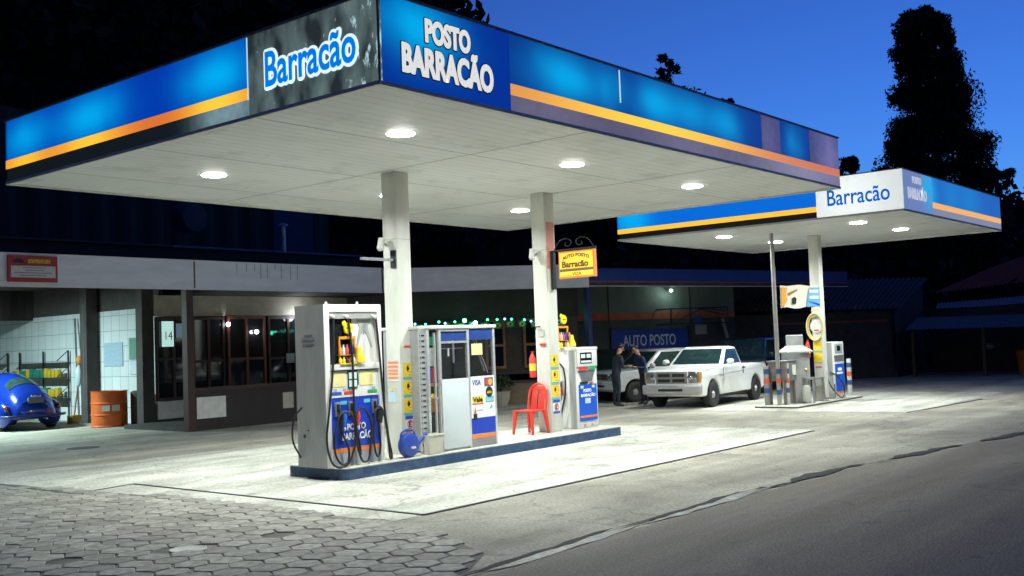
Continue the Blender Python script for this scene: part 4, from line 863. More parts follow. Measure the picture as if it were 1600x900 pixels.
MB().text('ATENÇÃO',(x0-.002,y1-.14,1.97),-Y,Z,.22,.035,.002).text('PROIBIDO FUMAR',(x0-.002,y1-.10,1.91),-Y,Z,.34,.035,.002).text('E CELULAR',(x0-.002,y1-.12,1.85),-Y,Z,.26,.035,.002).build('lettering',mat('faded_print',(.12,.12,.12),.6),body) if False else MB().box(x0-.002,x0,y0+.24,y0+.42,1.985,2.01).build('faded_print',mat('faded_print',(.16,.16,.16),.6),body)
MB().box(x0-.002,x0,y0+.20,y0+.48,1.915,1.945).build('faded_print',MATS['faded_print'],body); MB().box(x0-.002,x0,y0+.22,y0+.46,1.855,1.88).build('faded_print',MATS['faded_print'],body)
MB().cyl((x0-.012,y0+.46,.60),(x0+.004,y0+.46,.60),.022).build('lock',black,P); MB().cyl((x0-.008,y0+.38,.68),(x0+.004,y0+.38,.68),.012).build('screw',black,P)
for u in (.22,.80): MB().lathe([(.018,0),(.018,.04),(0,.05)],(xm(u),y0+.2,zt)).build('lifting_eye',white,P)
# ---- oil display stands
def oil_display(x,y,z,where,s=1.0,rz=0):
    t=thing('oil_display','yellow and orange wire oil display stand '+where,'display stand',(x,y,z))
    MB().box(x-.20*s,x+.20*s,y-.05,y+.05,z,z+.012).build('shelf',yellow,t)
    og=mat('display_orange',(.75,.30,.02),.4)
    MB().box(x-.16*s,x-.135*s,y+.02,y+.04,z+.012,z+.40*s).box(x+.135*s,x+.16*s,y+.02,y+.04,z+.012,z+.40*s).box(x-.16*s,x+.16*s,y+.015,y+.045,z+.37*s,z+.41*s).build('frame',og,t)
    pl=MB().lathe([(0,0),(.085*s,.002),(.09*s,.02),(.07*s,.03),(0,.03)],(x+.01,y-.01,z+.53*s),axis='y',n=12).build('plaque',mat('plaque_yellow',(.78,.62,.03),.35),t)
    MB().ell((x-.055*s,y+.015,z+.60*s),(.045*s,.015,.045*s),8,6).build('plaque_top',MATS['plaque_yellow'],pl)
    MB().bar((x+.01,y+.02,z+.40*s),(x+.01,y+.02,z+.47*s),.02,.02).build('stem',dark_metal,pl)
    MB().prism([(-.05*s,0),(.05*s,0),(.05*s,.012),(-.05*s,.012)],(0,-.003,0),(x+.01,y-.0105,z+.525*s),X,Z).build('print_line',ink,pl)
    bc=[mat('bottle_red',(.6,.1,.05),.35),mat('bottle_orange',(.75,.28,.04),.35),mat('bottle_blue',(.05,.07,.45),.35),mat('bottle_white',(.6,.6,.6),.35),mat('bottle_dark',(.05,.03,.05),.35)]
    mid=MB().box(x-.18*s,x+.18*s,y-.03,y+.05,z+.13*s,z+.138*s).build('upper_shelf',og,t)
    for row in (0,1):
        for i in range(6 if row else 5):
            bx=x-.165*s+i*.066*s; bz=z+(.139*s if row else .0125); h=.15*s if row else .095*s
            if row==0 and i in (0,1): m_=MATS['plaque_yellow']
            else: m_=bc[(i*2+row)%5]
            b0=MB().lathe([(.024*s,0),(.026*s,.01),(.026*s,h*.6),(.012*s,h*.8),(.012*s,h)],(bx,y-.005,bz),n=10).build('oil_bottle',m_,loc=(bx,y-.005,bz),smooth=True)
            tag(b0,'small oil bottle on the display stand '+where,'bottle','oil bottles on the stand '+where)
    MB().prism([(0,0),(.15,0),(.15,.05),(.10,.13),(.08,.22),(.03,.22),(.0,.10)],(0,.05,0),(x+.12*s,y-.07,z+.012),X,Z).build('yellow_jug',yellow,t,bevel=.01)
oil_display(9.85,11.135,1.58,'inside the tall pump',.95)
# ---- second pump on the near island
Q=thing('fuel_pump','short white and blue fuel pump with red nozzle, near island','fuel pump',(15.84,11.6,.17))
qx0,qx1,qy0,qy1=15.51,16.17,11.30,11.92
MB().box(qx0,qx1,qy0+.03,qy1,.17,1.60).build('cabinet',m_pump,Q,bevel=.012)
MB().box(qx0-.004,qx0+.0,qy0+.05,qy0+.19,.18,1.60).build('grey_edge',m_side,Q)
MB().box(qx0-.01,qx1+.01,qy0,qy1+.01,1.602,1.66).build('lid',m_pump,Q,bevel=.012)
hd_=MB().box(qx0+.02,qx1-.02,qy0,qy0+.03,1.30,1.60).build('head_panel',m_pump,Q,bevel=.005)
ds=MB().box(qx0+.10,qx1-.20,qy0-.008,qy0,1.36,1.56).build('display',glass_dark,Q)
for a,b_ in ((.12,.25),(.30,.42)): MB().box(qx0+a,qx0+b_,qy0-.012,qy0-.008,1.46,1.53).build('digit_window',MATS['lcd'],ds)
MB().box(qx0+.12,qx1-.22,qy0-.012,qy0-.008,1.375,1.41).build('digit_window',MATS['lcd'],ds)
MB().box(qx0+.03,qx0+.33,qy0-.004,qy0,1.235,1.29).build('fuel_tag',red,Q); MB().box(qx0+.36,qx1-.05,qy0-.004,qy0,1.25,1.305).build('fuel_tag',green,Q)
MB().prism([(0,.2),(.54,.2),(.44,0),(.12,0)],(0,-.004,0),(qx0+.05,qy0+.03,1.02),X,Z).build('metal_recess',steel,Q)
MB().box(qx0+.10,qx0+.34,qy0+.005,qy0+.026,.985,1.02).build('dark_slot',black,Q); MB().box(qx0+.40,qx0+.50,qy0+.005,qy0+.026,.985,1.01).build('red_cap',red,Q)
q2=MB().box(qx0+.06,qx1-.05,qy0+.015,qy0+.03,.30,.97).build('blue_panel',mat('pump_blue_bright',(.01,.09,.55),.35,var=.05),Q)
MB().box(qx0+.06,qx1-.05,qy0+.012,qy0+.015,.36,.40).build('orange_stripe',orange,q2)
MB().text('POSTO',(qx0+.19,qy0+.014,.83),X,Z,.24,.055,.003,.03).text('BARRACÃO',(qx0+.11,qy0+.014,.745),X,Z,.44,.065,.003,.03).build('lettering',lettering,q2)
MB().box(qx0+.23,qx0+.40,qy0+.011,qy0+.015,.62,.715).build('white_square',mat('pale_blue_square',(.5,.6,.7),.5),q2)
for a in (.10,.46): MB().box(qx0+a,qx0+a+.09,qy0+.011,qy0+.015,.90,.95).build('corner_label',mat('pale_blue_square',(.5,.6,.7),.5),q2)
for a in (.18,.42): MB().box(qx0+a,qx0+a+.06,qy0+.022,qy0+.03,.20,.24).build('foot_plate',mat('pinkish',(.5,.3,.28),.6),Q)
hose([(qx0-.01,qy0+.50,1.32),(qx0-.06,qy0+.38,1.38),(qx0-.08,qy0+.25,1.25),(qx0-.09,qy0+.22,.9),(qx0-.10,qy0+.30,.55),(qx0-.10,qy0+.42,.25),(qx0-.12,qy0+.50,.22),(qx0-.10,qy0+.46,.5),(qx0-.07,qy0+.36,.72)],.016).build('hose',black,Q,smooth=True)
nb=MB().box(qx0-.03,qx0-.004,qy0+.33,qy0+.44,.80,1.05).build('nozzle_boot',steel,Q,bevel=.008)
qn=MB().tube([(qx0-.05,qy0+.37,1.02),(qx0-.07,qy0+.37,.92),(qx0-.07,qy0+.36,.68)],[.02,.03,.02],10).build('nozzle',black,Q,smooth=True)
MB().tube([(qx0-.09,qy0+.33,.94),(qx0-.095,qy0+.33,.86),(qx0-.09,qy0+.34,.70)],[.025,.04,.02],10).build('grip',MATS['nozzle_red'],qn,smooth=True)
for z in (.95,1.12,.80): MB().lathe([(.02,0),(.035,.02),(.035,.06),(0,.08)],(qx1,qy0+.12,z),axis='x',n=10).build('side_fitting',steel,Q,smooth=True)
hose([(qx1+.02,qy0+.15,.85),(qx1+.09,qy0+.15,.6),(qx1+.08,qy0+.15,.3),(qx1+.01,qy0+.2,.25)],.013).build('side_hose',black,Q,smooth=True)
oil_display(15.58,11.62,1.665,'on top of the short pump',.98)
# ---- signs fixed to the columns
def hazard(x,y,z,w,h,label,rot=0):
    t=thing('warning_sign',label,'sign',(x+w/2,y,z))
    bd=MB().box(x,x+w,y-.006,y-.001,z,z+h).build('board',yellow,t)
    MB().box(x,x+w,y-.0065,y-.001,z-.035,z-.004).build('blue_band',cyan,t)
    pr_=[(.14*math.cos(k*math.pi/10)*w/.3*.8,.14*math.sin(k*math.pi/10)*w/.3*.8) for k in range(20)]
    c_=Vector((x+w*.58,y-.0065,z+h*.62))
    MB().tube([c_+X*p[0]*.7+Z*p[1]*.7 for p in pr_+pr_[:1]],.004,5).build('prohibition_ring',red,t)
    MB().prism([(-.04,-.03),(-.015,-.04),(.02,-.01),(.0,.04),(-.03,.03)],(0,-.003,0),c_-X*.02,X,Z).build('pictogram',ink,t)
    MB().box(x+w*.5,x+w*.9,y-.008,y-.006,z+h*.12,z+h*.16).build('print_line',mat('amber_ink',(.35,.2,.02),.5),t)
for cx,cn in ((11.12,'left'),(14.83,'right')):
    xx=cx+.05 if cn=='left' else cx+.03
    for k,(z,s) in enumerate(((1.33,'top'),(1.06,'middle'),(.79,'lowest'))):
        hazard(xx,11.409,z,.225,.215,'%s of three yellow warning signs on near canopy %s column'%(s,cn))
    t=thing('parking_sign','white sign with a crossed letter E below the yellow signs on %s column'%cn,'sign',(xx+.1,11.40,.5))
    MB().box(xx+.01,xx+.215,11.402,11.408,.50,.74).build('board',white,t)
    MB().box(xx+.01,xx+.215,11.399,11.402,.69,.74).box(xx+.01,xx+.215,11.399,11.402,.50,.535).build('blue_bar',mat('tag_blue',(.03,.08,.45),.4),t)
    MB().text('E',(xx+.085,11.400,.575),X,Z,.05,.075,.003,.02).build('lettering',ink,t)
    cc=Vector((xx+.112,11.3985,.612)); MB().tube([cc+X*.055*math.cos(a*math.pi/9)+Z*.06*math.sin(a*math.pi/9) for a in range(19)],.006,6).build('prohibition_ring',red,t)
ps_=thing('paper_sheet','red and yellow printed price sheet on the left face of the left column','sheet',(11.118,11.56,1.3))
MB().box(11.114,11.119,11.45,11.68,1.27,1.60).build('sheet',offwhite,ps_)
for z in (1.54,1.48,1.42,1.37,1.31): MB().box(11.111,11.114,11.46,11.67,z,z+.035).build('print_line',mat('salmon_ink',(.8,.25,.12),.5),ps_)
p4=thing('paper_sheet','small pale blue sheet with yellow corner low on the left column','sheet',(11.118,11.58,.95)); MB().box(11.114,11.119,11.52,11.68,.95,1.18).build('sheet',mat('pale_blue_paper',(.45,.6,.72),.5),p4); MB().box(11.111,11.114,11.56,11.62,1.12,1.19).build('yellow_corner',yellow,p4)
tag(MB().box(11.21,11.36,11.402,11.409,1.78,1.81).build('red_label',red,loc=(11.3,11.4,1.8)),'small red label above the yellow signs on the left column','label')
tag(MB().box(14.80,14.829,11.47,11.60,1.72,1.76).build('red_label',red,loc=(14.82,11.5,1.74)),'small red label on the left face of the right column','label')
tp=thing('tap_bracket','small dark tap on a bracket high on the right column','tap',(14.8,11.5,2.05))
MB().tube([(14.83,11.6,2.06),(14.72,11.6,2.06),(14.70,11.6,2.0)],.012,8).build('pipe',dark_metal,tp); MB().box(14.818,14.829,11.5,11.64,1.88,2.02).build('back_plate',mat('plate_grey',(.45,.45,.43),.5),tp)
def extinguisher(x,y,z,where,R=.06):
    t=thing('fire_extinguisher','red fire extinguisher '+where,'fire extinguisher',(x,y,z))
    MB().lathe([(R*.9,0),(R,.02),(R,.34),(R*.5,.41),(.02,.43),(.02,.47),(0,.47)],(x,y,z)).build('cylinder',red,t,smooth=True)
    MB().box(x-.05,x+.05,y-.012,y+.012,z+.45,z+.475).build('handle',black,t); MB().lathe([(R+.002,.12),(R+.002,.25)],(x,y,z)).build('label_band',yellow,t)
extinguisher(14.83,11.80,1.15,'hung behind the right column of near canopy')
# floodlights and arm on columns
def spot(x,y,z,label):
    t=thing('security_camera',label,'camera',(x,y,z))
    MB().bar((x,y,z),(x-.10,y,z+.02),.03,.03).build('bracket',steel,t)
    MB().bar((x-.08,y+.02,z+.10),(x-.16,y-.02,z-.08),.09,.08).build('housing',white,t,bevel=.01)
spot(11.118,11.62,3.36,'small white camera box high on the left face of left column')
spot(14.828,11.62,3.36,'small white camera box high on the left face of right column')
ar=thing('bracket_arm','short flat steel arm sticking out of the left column','bracket',(11.1,11.5,3.13)); MB().box(10.45,11.12,11.45,11.50,3.10,3.14).build('arm',steel,ar); MB().box(11.095,11.118,11.42,11.53,3.0,3.27).build('mount_plate',dark_metal,ar)
# hanging yellow sign
hs=thing('hanging_sign','small yellow lit sign hanging from scrolled iron arm on right column','sign',(15.0,11.4,3.05))
MB().box(14.96,15.04,11.34,11.405,2.72,3.42).build('mount_bar',dark_metal,hs)
MB().box(14.985,15.015,10.42,11.34,3.40,3.43).build('arm',dark_metal,hs)
sc_=MB()
for cy,sg in ((11.05,1),(10.75,-1)):
    sc_.tube(spline([(15,cy+sg*.28,3.44),(15,cy+sg*.16,3.58),(15,cy,3.62),(15,cy-sg*.10,3.55),(15,cy-sg*.04,3.48),(15,cy+sg*.04,3.50),(15,cy+sg*.02,3.55)],6),.009,6)
sc_.build('scroll_work',dark_metal,hs)
m_hy=glow('hanging_sign_yellow',(1.0,.58,.02),.42,(.75,.5,.05)); bx_=MB().box(14.965,15.035,10.44,11.22,2.90,3.385).build('sign_frame',orange,hs)
for sx_,U in ((14.964,-Y),):
    MB().box(14.955,14.965,10.47,11.19,3.07,3.36).build('yellow_face',m_hy,bx_); MB().box(14.955,14.965,10.47,11.19,2.93,3.02).build('yellow_face',m_hy,bx_)
    MB().box(14.956,14.965,10.47,11.19,3.023,3.067).build('grey_band',mat('band_olive',(.16,.14,.05),.6),bx_)
    MB().text('AUTO POSTO',(14.953,11.12,3.225),-Y,Z,.58,.055,.003,.03,arc=.055).build('lettering',ink,bx_)
    MB().text('Barracão',(14.953,11.13,3.095),-Y,Z,.56,.105,.003,.035).build('lettering',mat('brown_ink',(.12,.05,.01),.6),bx_)
    MB().text('VIZA',(14.953,10.92,2.945),-Y,Z,.20,.055,.003,.0).build('lettering',ink,bx_)
    MB().text('........',(14.953,11.10,2.945),-Y,Z,.16,.01,.003,.0).build('lettering',ink,bx_)
# ---- attendants' glass kiosk
K=thing('glass_kiosk','aluminium and glass attendant kiosk with card stickers','kiosk',(12.2,11.5,.17))
ky0,ky1,kx0,kx1,kz=11.05,12.0,11.34,12.93,2.05
def post(x,y,w=.05,z1=kz): return MB().box(x,x+w,y,y+w,.17,z1).build('post',alu,K,bevel=.004)
for x in (kx0,11.60,12.245,12.87): post(x,ky0)
for x in (kx0,12.87): post(x,ky1-.05)
MB().box(11.50,11.53,ky0,ky0+.03,.17,kz-.06).build('inner_post',alu,K)
MB().box(kx0-.02,kx1+.01,ky0-.02,ky1+.02,kz,kz+.05).build('roof',offwhite,K,bevel=.006)
for x in (kx0-.004,):  # louvred side
    MB().box(kx0-.12,kx0-.10,ky0+.02,ky0+.05,.2,kz).build('louvre_frame',alu,K)
    MB().box(kx0-.13,kx0-.001,ky0+.03,ky0+.06,.2,kz).build('louvre_panel',alu,K)
    for i in range(21):
        z=.30+i*.082; MB().box(kx0-.128,kx0-.03,ky0+.022,ky0+.034,z,z+.022).build('louvre_slot',black,K)
MB().box(kx0,kx0+.01,ky0+.12,ky1-.05,.2,kz).build('side_wall',mat('kiosk_side',(.35,.36,.36),.5),K)
MB().box(kx0+.05,kx1-.06,ky1-.03,ky1-.02,.2,kz).build('rear_panel',mat('kiosk_rear',(.012,.012,.013),.5,var=.3),K)
hb=mat('kiosk_blue',(.02,.05,.22),.4)
MB().box(11.65,12.245,ky0+.02,ky0+.03,1.86,2.0).build('blue_header',hb,K); MB().box(12.295,12.87,ky0+.01,ky0+.02,1.86,2.03).build('blue_header',hb,K)
MB().box(11.65,12.245,ky0,ky0+.04,1.82,1.855).box(11.65,12.245,ky0,ky0+.04,2.005,2.045).build('rail',alu,K)
MB().box(11.65,12.245,ky0+.015,ky0+.02,1.30,1.82).build('glass_pane',clear,K); MB().box(12.295,12.87,ky0+.015,ky0+.02,1.30,1.86).build('glass_pane',clear,K); MB().box(11.39,11.50,ky0+.015,ky0+.02,.3,1.98).build('glass_pane',clear,K)
MB().box(11.625,12.235,ky0-.022,ky0-.004,.20,1.27).build('opal_panel',mat('opal_acrylic',(.55,.60,.62),.15,var=.06,scale=1.5,stretch=(1,1,.4)),K,bevel=.008)
MB().box(12.295,12.87,ky0-.002,ky0+.01,.17,.30).build('kick_plate',mat('kick2',(.22,.22,.23),.5),K); MB().box(12.295,12.87,ky0-.004,ky0+.01,.30,.365).build('orange_stripe',orange,K); MB().box(12.295,12.87,ky0-.002,ky0+.01,.37,.62).build('blue_board',blue,K)
cdp=MB().box(12.295,12.87,ky0-.004,ky0+.01,.625,1.28).build('sticker_board',white,K)
yb=ky0-.006
MB().text('VISA',(12.33,yb,1.14),X,Z,.20,.085,.002,.01).build('lettering',mat('visa_blue',(.02,.05,.3),.5),cdp)
MB().box(12.62,12.83,yb-.001,yb+.002,1.11,1.25).build('card_back',mat('card_teal',(.08,.1,.25),.5),cdp)
for dx,m_ in ((0,red),(.06,mat('card_orange',(.8,.4,.04),.5))): MB().lathe([(0,0),(.052,.001),(.052,.003)],(12.695+dx,yb-.006+dx*-.02,1.18),axis='y',n=20).build('card_disc',m_,cdp)
MB().lathe([(0,0),(.085,.001),(.085,.003)],(12.73,yb-.004,1.02),axis='y',n=20).build('black_disc',ink,cdp)
MB().text('elo',(12.675,yb-.006,.995),X,Z,.11,.05,.002,.01).build('lettering',yellow,cdp)
v1=MB().box(12.32,12.58,yb-.001,yb+.002,.86,.965).build('yellow_sticker',yellow,cdp); MB().text('Vale',(12.335,yb-.003,.875),X,Z,.22,.075,.002,.03).build('lettering',ink,v1)
MB().box(12.32,12.58,yb-.001,yb+.002,.835,.85).build('red_line',red,cdp)
v2=MB().box(12.64,12.84,yb-.001,yb+.002,.855,.95).build('blue_sticker',cyan,cdp); MB().text('Good',(12.655,yb-.003,.875),X,Z,.17,.05,.002,.01).build('lettering',white,v2)
MB().prism([(0,0),(.05,.0),(.035,.10)],(0,-.002,0),(12.35,yb,.70),X,Z).build('flame_logo',red,cdp); MB().box(12.42,12.57,yb-.002,yb,.735,.745).build('print_line',mat('tiny_grey',(.35,.36,.33),.5),cdp)
MB().prism([(0,0),(.08,.03),(.06,.08),(.03,.05)],(0,-.002,0),(12.72,yb,.74),X,Z).build('blue_logo',cyan,cdp); MB().box(12.335,12.42,yb-.002,yb,.60,.69).build('black_logo',ink,cdp)
MB().box(12.36,12.62,yb+.018,yb+.022,1.62,1.80).build('notice',paleyellow,K)
# furniture and goods in the kiosk
MB().box(11.42,12.85,11.25,11.9,1.16,1.20).build('counter',mat('counter_wood',(.45,.20,.06),.4,var=.2),K)
MB().box(11.42,11.60,11.10,11.5,.78,.98).build('drawer',MATS['counter_wood'],K); MB().box(11.42,11.61,11.10,11.6,.98,1.0).build('shelf',white,K)
gd=[('green_card',(11.40,11.55,11.10,11.11,1.80,1.93),green),('tool_card',(11.44,11.52,11.10,11.11,1.48,1.76),offwhite),('blue_pack',(11.40,11.47,11.10,11.16,1.22,1.45),mat('tag_blue',(.03,.08,.45),.4)),('red_pack',(11.475,11.52,11.10,11.16,1.24,1.45),red),('yellow_box',(11.42,11.53,11.08,11.16,1.003,1.06),yellow),('wall_calendar',(11.80,12.0,11.93,11.95,1.5,1.72),mat('pinky',(.4,.08,.12),.5)),('monitor',(12.4,12.75,11.5,11.55,1.25,1.5),black)]
for nme,bb,m_ in gd: MB().box(*bb).build(nme,m_,K)
MB().bar((11.7,11.06+.05,1.74),(12.2,11.11,1.74),.008,.008).build('hanging_rod',white,K); MB().box(11.85,11.88,11.10,11.11,1.62,1.74).build('rod_hook',white,K)
MB().bar((12.50,11.20,1.98),(12.72,11.12,1.36),.02,.02).build('cable_tray',steel,K)
MB().tube(spline([(12.46,11.1,2.0),(12.6,11.12,1.7),(12.72,11.12,1.5),(12.8,11.12,1.32)],6),.006,6).build('cable',offwhite,K)
# ---- watering can, crate
wc=thing('watering_can','round blue watering can with white lettering beside the tall pump','watering can',(10.86,11.02,.17))
cb_=mat('can_blue',(.025,.06,.32),.35,var=.08)
bdy=MB().lathe([(.12,-.075),(.165,-.06),(.18,-.03),(.18,.03),(.165,.06),(.12,.075),(0,.078)],(10.86,11.02,.35),axis='y',n=28).build('body',cb_,wc,smooth=True)
MB().text('VISA',(10.83,10.939,.30),X,Z,.10,.035,.003,.02).build('lettering',lettering,bdy)
MB().cyl((10.98,11.02,.30),(11.20,11.02,.47),.045,.018,12).build('spout',cb_,wc,smooth=True); MB().cyl((11.19,11.02,.462),(11.225,11.02,.49),.03,.03,12).build('spout_rose',cb_,wc,smooth=True)
MB().tube(spline([(10.70,11.02,.42),(10.72,11.02,.53),(10.84,11.02,.575),(10.96,11.02,.54),(11.0,11.02,.44)],6),.018,8).build('handle',cb_,wc,smooth=True)
MB().cyl((10.90,11.02,.52),(10.90,11.02,.545),.04,.04).build('cap',mat('salmon_cap',(.5,.2,.15),.5),wc)
cr_=thing('plastic_tub','square pale translucent plastic tub in front of the kiosk','tub',(11.33,11.0,.17))
MB().add([(11.19,10.92,.172),(11.47,10.92,.172),(11.47,11.02,.172),(11.19,11.02,.172),(11.17,10.90,.47),(11.50,10.90,.47),(11.50,11.03,.47),(11.17,11.03,.47)],[(0,3,2,1),(0,1,5,4),(1,2,6,5),(2,3,7,6),(3,0,4,7)]).build('body',mat('tub_plastic',(.52,.50,.42),.3,var=.06,alpha=.8),cr_)
MB().box(11.16,11.51,10.89,10.90,.455,.48).box(11.16,11.51,11.03,11.04,.455,.48).build('rim',mat('tub_rim',(.6,.58,.5),.35),cr_)
# ---- red chair
def chair():
    t=thing('plastic_chair','red plastic chair with open arched back beside the right column','chair',(14.49,11.62,.17))
    m_=mat('red_plastic',(.62,.045,.03),.35,var=.06); X0,Y0,Z0=14.49,11.62,.17
    def q(a,b,c): return (X0+a,Y0+b,Z0+c)
    # seat
    n=8; top=[];
    vs=[];fs=[]
    for i in range(n+1):
        for j in range(n+1):
            u=-1+2*i/n;v=-1+2*j/n; xx=u*.21;yy=v*(.21-.02*u); zz=.43-.018*(1-u*u)*(1-v*v)
            if abs(u)>.9 or abs(v)>.9: zz-=.01
            vs.append(q(xx,yy,zz))
    k=len(vs)
    vs+= [(a[0],a[1],a[2]-.022) for a in vs]
    for i in range(n):
        for j in range(n):
            a=i*(n+1)+j; fs.append((a,a+1,a+n+2,a+n+1)); fs.append((k+a,k+a+n+1,k+a+n+2,k+a+1))
    rim=[i*(n+1) for i in range(n+1)]+[n*(n+1)+j for j in range(1,n+1)]+[i*(n+1)+n for i in range(n-1,-1,-1)]+[j for j in range(n-1,0,-1)]
    for a,b in zip(rim,rim[1:]+rim[:1]): fs.append((a,b,k+b,k+a))
    MB().add(vs,fs).build('seat',m_,t,smooth=True)
    # arched back, camera sees it from the front
    b=MB().tube(spline([q(.19,-.20,.40),q(.22,-.20,.60),q(.25,-.18,.76),q(.275,-.10,.85),q(.28,0,.87),q(.275,.10,.85),q(.25,.18,.76),q(.22,.20,.60),q(.19,.20,.40)],5),.02,8)
    b.build('back_frame',m_,t,smooth=True)
    for y in (-.085,.085):
        MB().prism([(-.065,0),(.065,0),(.06,.40),(-.06,.40)],(.012,0,0),q(.195,y,.42),Y,Vector((.2,0,1)).normalized()).build('back_slat',m_,t,bevel=.004)
    MB().prism([(-.15,0),(.15,0),(.10,.09),(-.10,.09)],(.014,0,0),q(.256,0,.745),Y,Vector((.2,0,1)).normalized()).build('top_rail',m_,t,bevel=.004)
    for a,b_ in ((-.19,-.18),(-.19,.18),(.18,-.18),(.18,.18)):
        s=1.25 if a>0 else 1.2
        c0=Vector(q(a,b_,.42));c1=Vector(q(a*s,b_*1.22,0))
        w=.035
        vs=[c0+Vector((i*w,j*w,0)) for i,j in ((-1,-1),(1,-1),(1,1),(-1,1))]+[c1+Vector((i*.017,j*.017,0)) for i,j in ((-1,-1),(1,-1),(1,1),(-1,1))]
        MB().add(vs,[(0,1,2,3),(7,6,5,4),(0,4,5,1),(1,5,6,2),(2,6,7,3),(3,7,4,0)]).build('leg',m_,t,bevel=.005)
    return t
chair()
# ------------------------------------------------------------------ far island
V=thing('fuel_pump','slim white and blue fuel pump at the right of the far island','fuel pump',(26.0,10.9,.05))
vx0,vx1,vy0,vy1=25.62,26.28,10.60,11.15
MB().box(vx0,vx1,vy0+.02,vy1,.05,1.50).build('cabinet',m_pump,V,bevel=.012)
MB().box(vx0-.004,vx0+.0,vy0+.06,vy0+.2,.06,1.49).build('grey_edge',m_side,V)
dsp=MB().box(vx0+.08,vx1-.12,vy0+.008,vy0+.02,1.22,1.44).build('display',mat('display_grey',(.3,.32,.32),.4),V); MB().box(vx0+.2,vx0+.40,vy0+.002,vy0+.008,1.27,1.40).build('digit_window',glass_dark,dsp)
MB().box(vx0+.03,vx1-.05,vy0+.012,vy0+.02,1.0,1.16).build('metal_recess',steel,V)
vb=MB().box(vx0+.05,vx1-.04,vy0+.01,vy0+.02,.24,.94).build('blue_panel',MATS['pump_blue_bright'],V); MB().box(vx0+.2,vx0+.45,vy0+.006,vy0+.01,.76,.84).box(vx0+.12,vx0+.5,vy0+.0055,vy0+.0095,.68,.73).build('white_logo',lettering,vb); MB().box(vx0+.05,vx1-.04,vy0+.008,vy0+.02,.18,.236).build('orange_stripe',orange,V)
hose([(vx0-.01,vy0+.40,1.25),(vx0-.10,vy0+.28,1.22),(vx0-.14,vy0+.2,.9),(vx0-.15,vy0+.1,.45),(vx0+.05,vy0-.06,.12),(vx0+.3,vy0-.08,.13),(vx0+.36,vy0-.06,.35),(vx0+.05,vy0-.05,.62),(vx0-.06,vy0+.12,.75)],.016).build('hose',black,V,smooth=True)
MB().box(vx0-.04,vx0-.004,vy0+.25,vy0+.40,.65,.95).build('nozzle_boot',black,V,bevel=.01)
def bands(t,x,y,r,zs):
    for z,m_ in zs: MB().lathe([(r+.003,z),(r+.003,z+.12)],(x,y,0),n=18).build('painted_band',m_,t,smooth=True)
nb_=mat('band_blue',(.03,.07,.20),.5); rb_=mat('band_red',(.6,.10,.06),.5); bw=mat('bollard_white',(.42,.42,.40),.5,var=.12)
def bollard(x,y,h,r,label,m_=bw,z0=.05):
    t=thing('bollard',label,'bollard',(x,y,z0))
    MB().lathe([(r,z0),(r,h),(r*.9,h+.01),(0,h+.012)],(x,y,0),n=18).build('tube',m_,t,smooth=True)
    bands(t,x,y,r,((.80,nb_),(.57,rb_),(.34,nb_))) if h<1.3 else None
    return t
bollard(23.42,11.42,.98,.065,'dull striped bollard at left end of far island',mat('bollard_dull',(.22,.21,.20),.6))
bollard(27.15,10.85,1.02,.06,'pale grey bollard with blue and red bands right of the far pump',z0=.0)
bollard(23.62,10.98,1.05,.05,'striped bollard hidden just behind the thin pole')
pl=thing('thin_pole','thin full-height steel pole with blue and red bands on the far island','pole',(23.45,11.12,.05))
MB().cyl((23.45,11.12,.05),(23.45,11.12,4.2),.055,.05,14).build('shaft',mat('pole_steel',(.33,.32,.30),.45,.4,var=.15),pl,smooth=True); bands(pl,23.45,11.12,.055,((.80,nb_),(.57,rb_),(.30,nb_)))
# advert banner between pole and column
ab=thing('advert_banner','orange, white and blue advert banner between thin pole and far column','banner',(24.2,10.95,3.0))
FBa=Fr((23.55,11.02),(24.99,10.64)); L_=FBa.L
MB().add([FBa.p(L_*i/12,.015*math.sin(i*1.3),2.38+.02*math.sin(i)) for i in range(13)]+[FBa.p(L_*i/12,.015*math.sin(i*1.3+1),2.93-.015*math.sin(i*.8)) for i in range(13)],[(i,i+1,i+14,i+13) for i in range(12)]).build('cloth',mat('banner_cream',(.70,.66,.55),.5,var=.08),ab)
N_=FBa.N*.035
def bnp(poly,m_,nme,par): return MB().prism(poly,FBa.N*.004,FBa.p(0,.02,2.38),FBa.U,Z).build(nme,m_,par)
bnp([(.02,.03),(.10,.03),(.25,.20),(.20,.30),(.25,.50),(.02,.50)],mat('banner_orange',(.75,.30,.05),.5),'orange_shape',ab)
bnp([(.30,.30),(.62,.42),(.62,.46),(.26,.36)],mat('banner_brown',(.3,.12,.03),.5),'dark_stroke',ab)
bnp([(.40,.10),(.55,.10),(.58,.22),(.52,.27),(.42,.24)],ink,'dark_shape',ab)
bnp([(L_-.55,.03),(L_-.02,.03),(L_-.02,.50),(L_-.40,.50)],mat('banner_sky',(.12,.35,.60),.5),'blue_shape',ab)
for z in (.37,.22): MB().prism([(L_-.42,z),(L_-.08,z),(L_-.08,z+.07),(L_-.42,z+.07)],FBa.N*.004,FBa.p(0,.025,2.38),FBa.U,Z).build('white_box',white,ab)
MB().prism([(L_-.50,.16),(L_-.05,.04),(L_-.05,.09)],FBa.N*.004,FBa.p(0,.026,2.38),FBa.U,Z).build('blue_stroke',blue,ab)
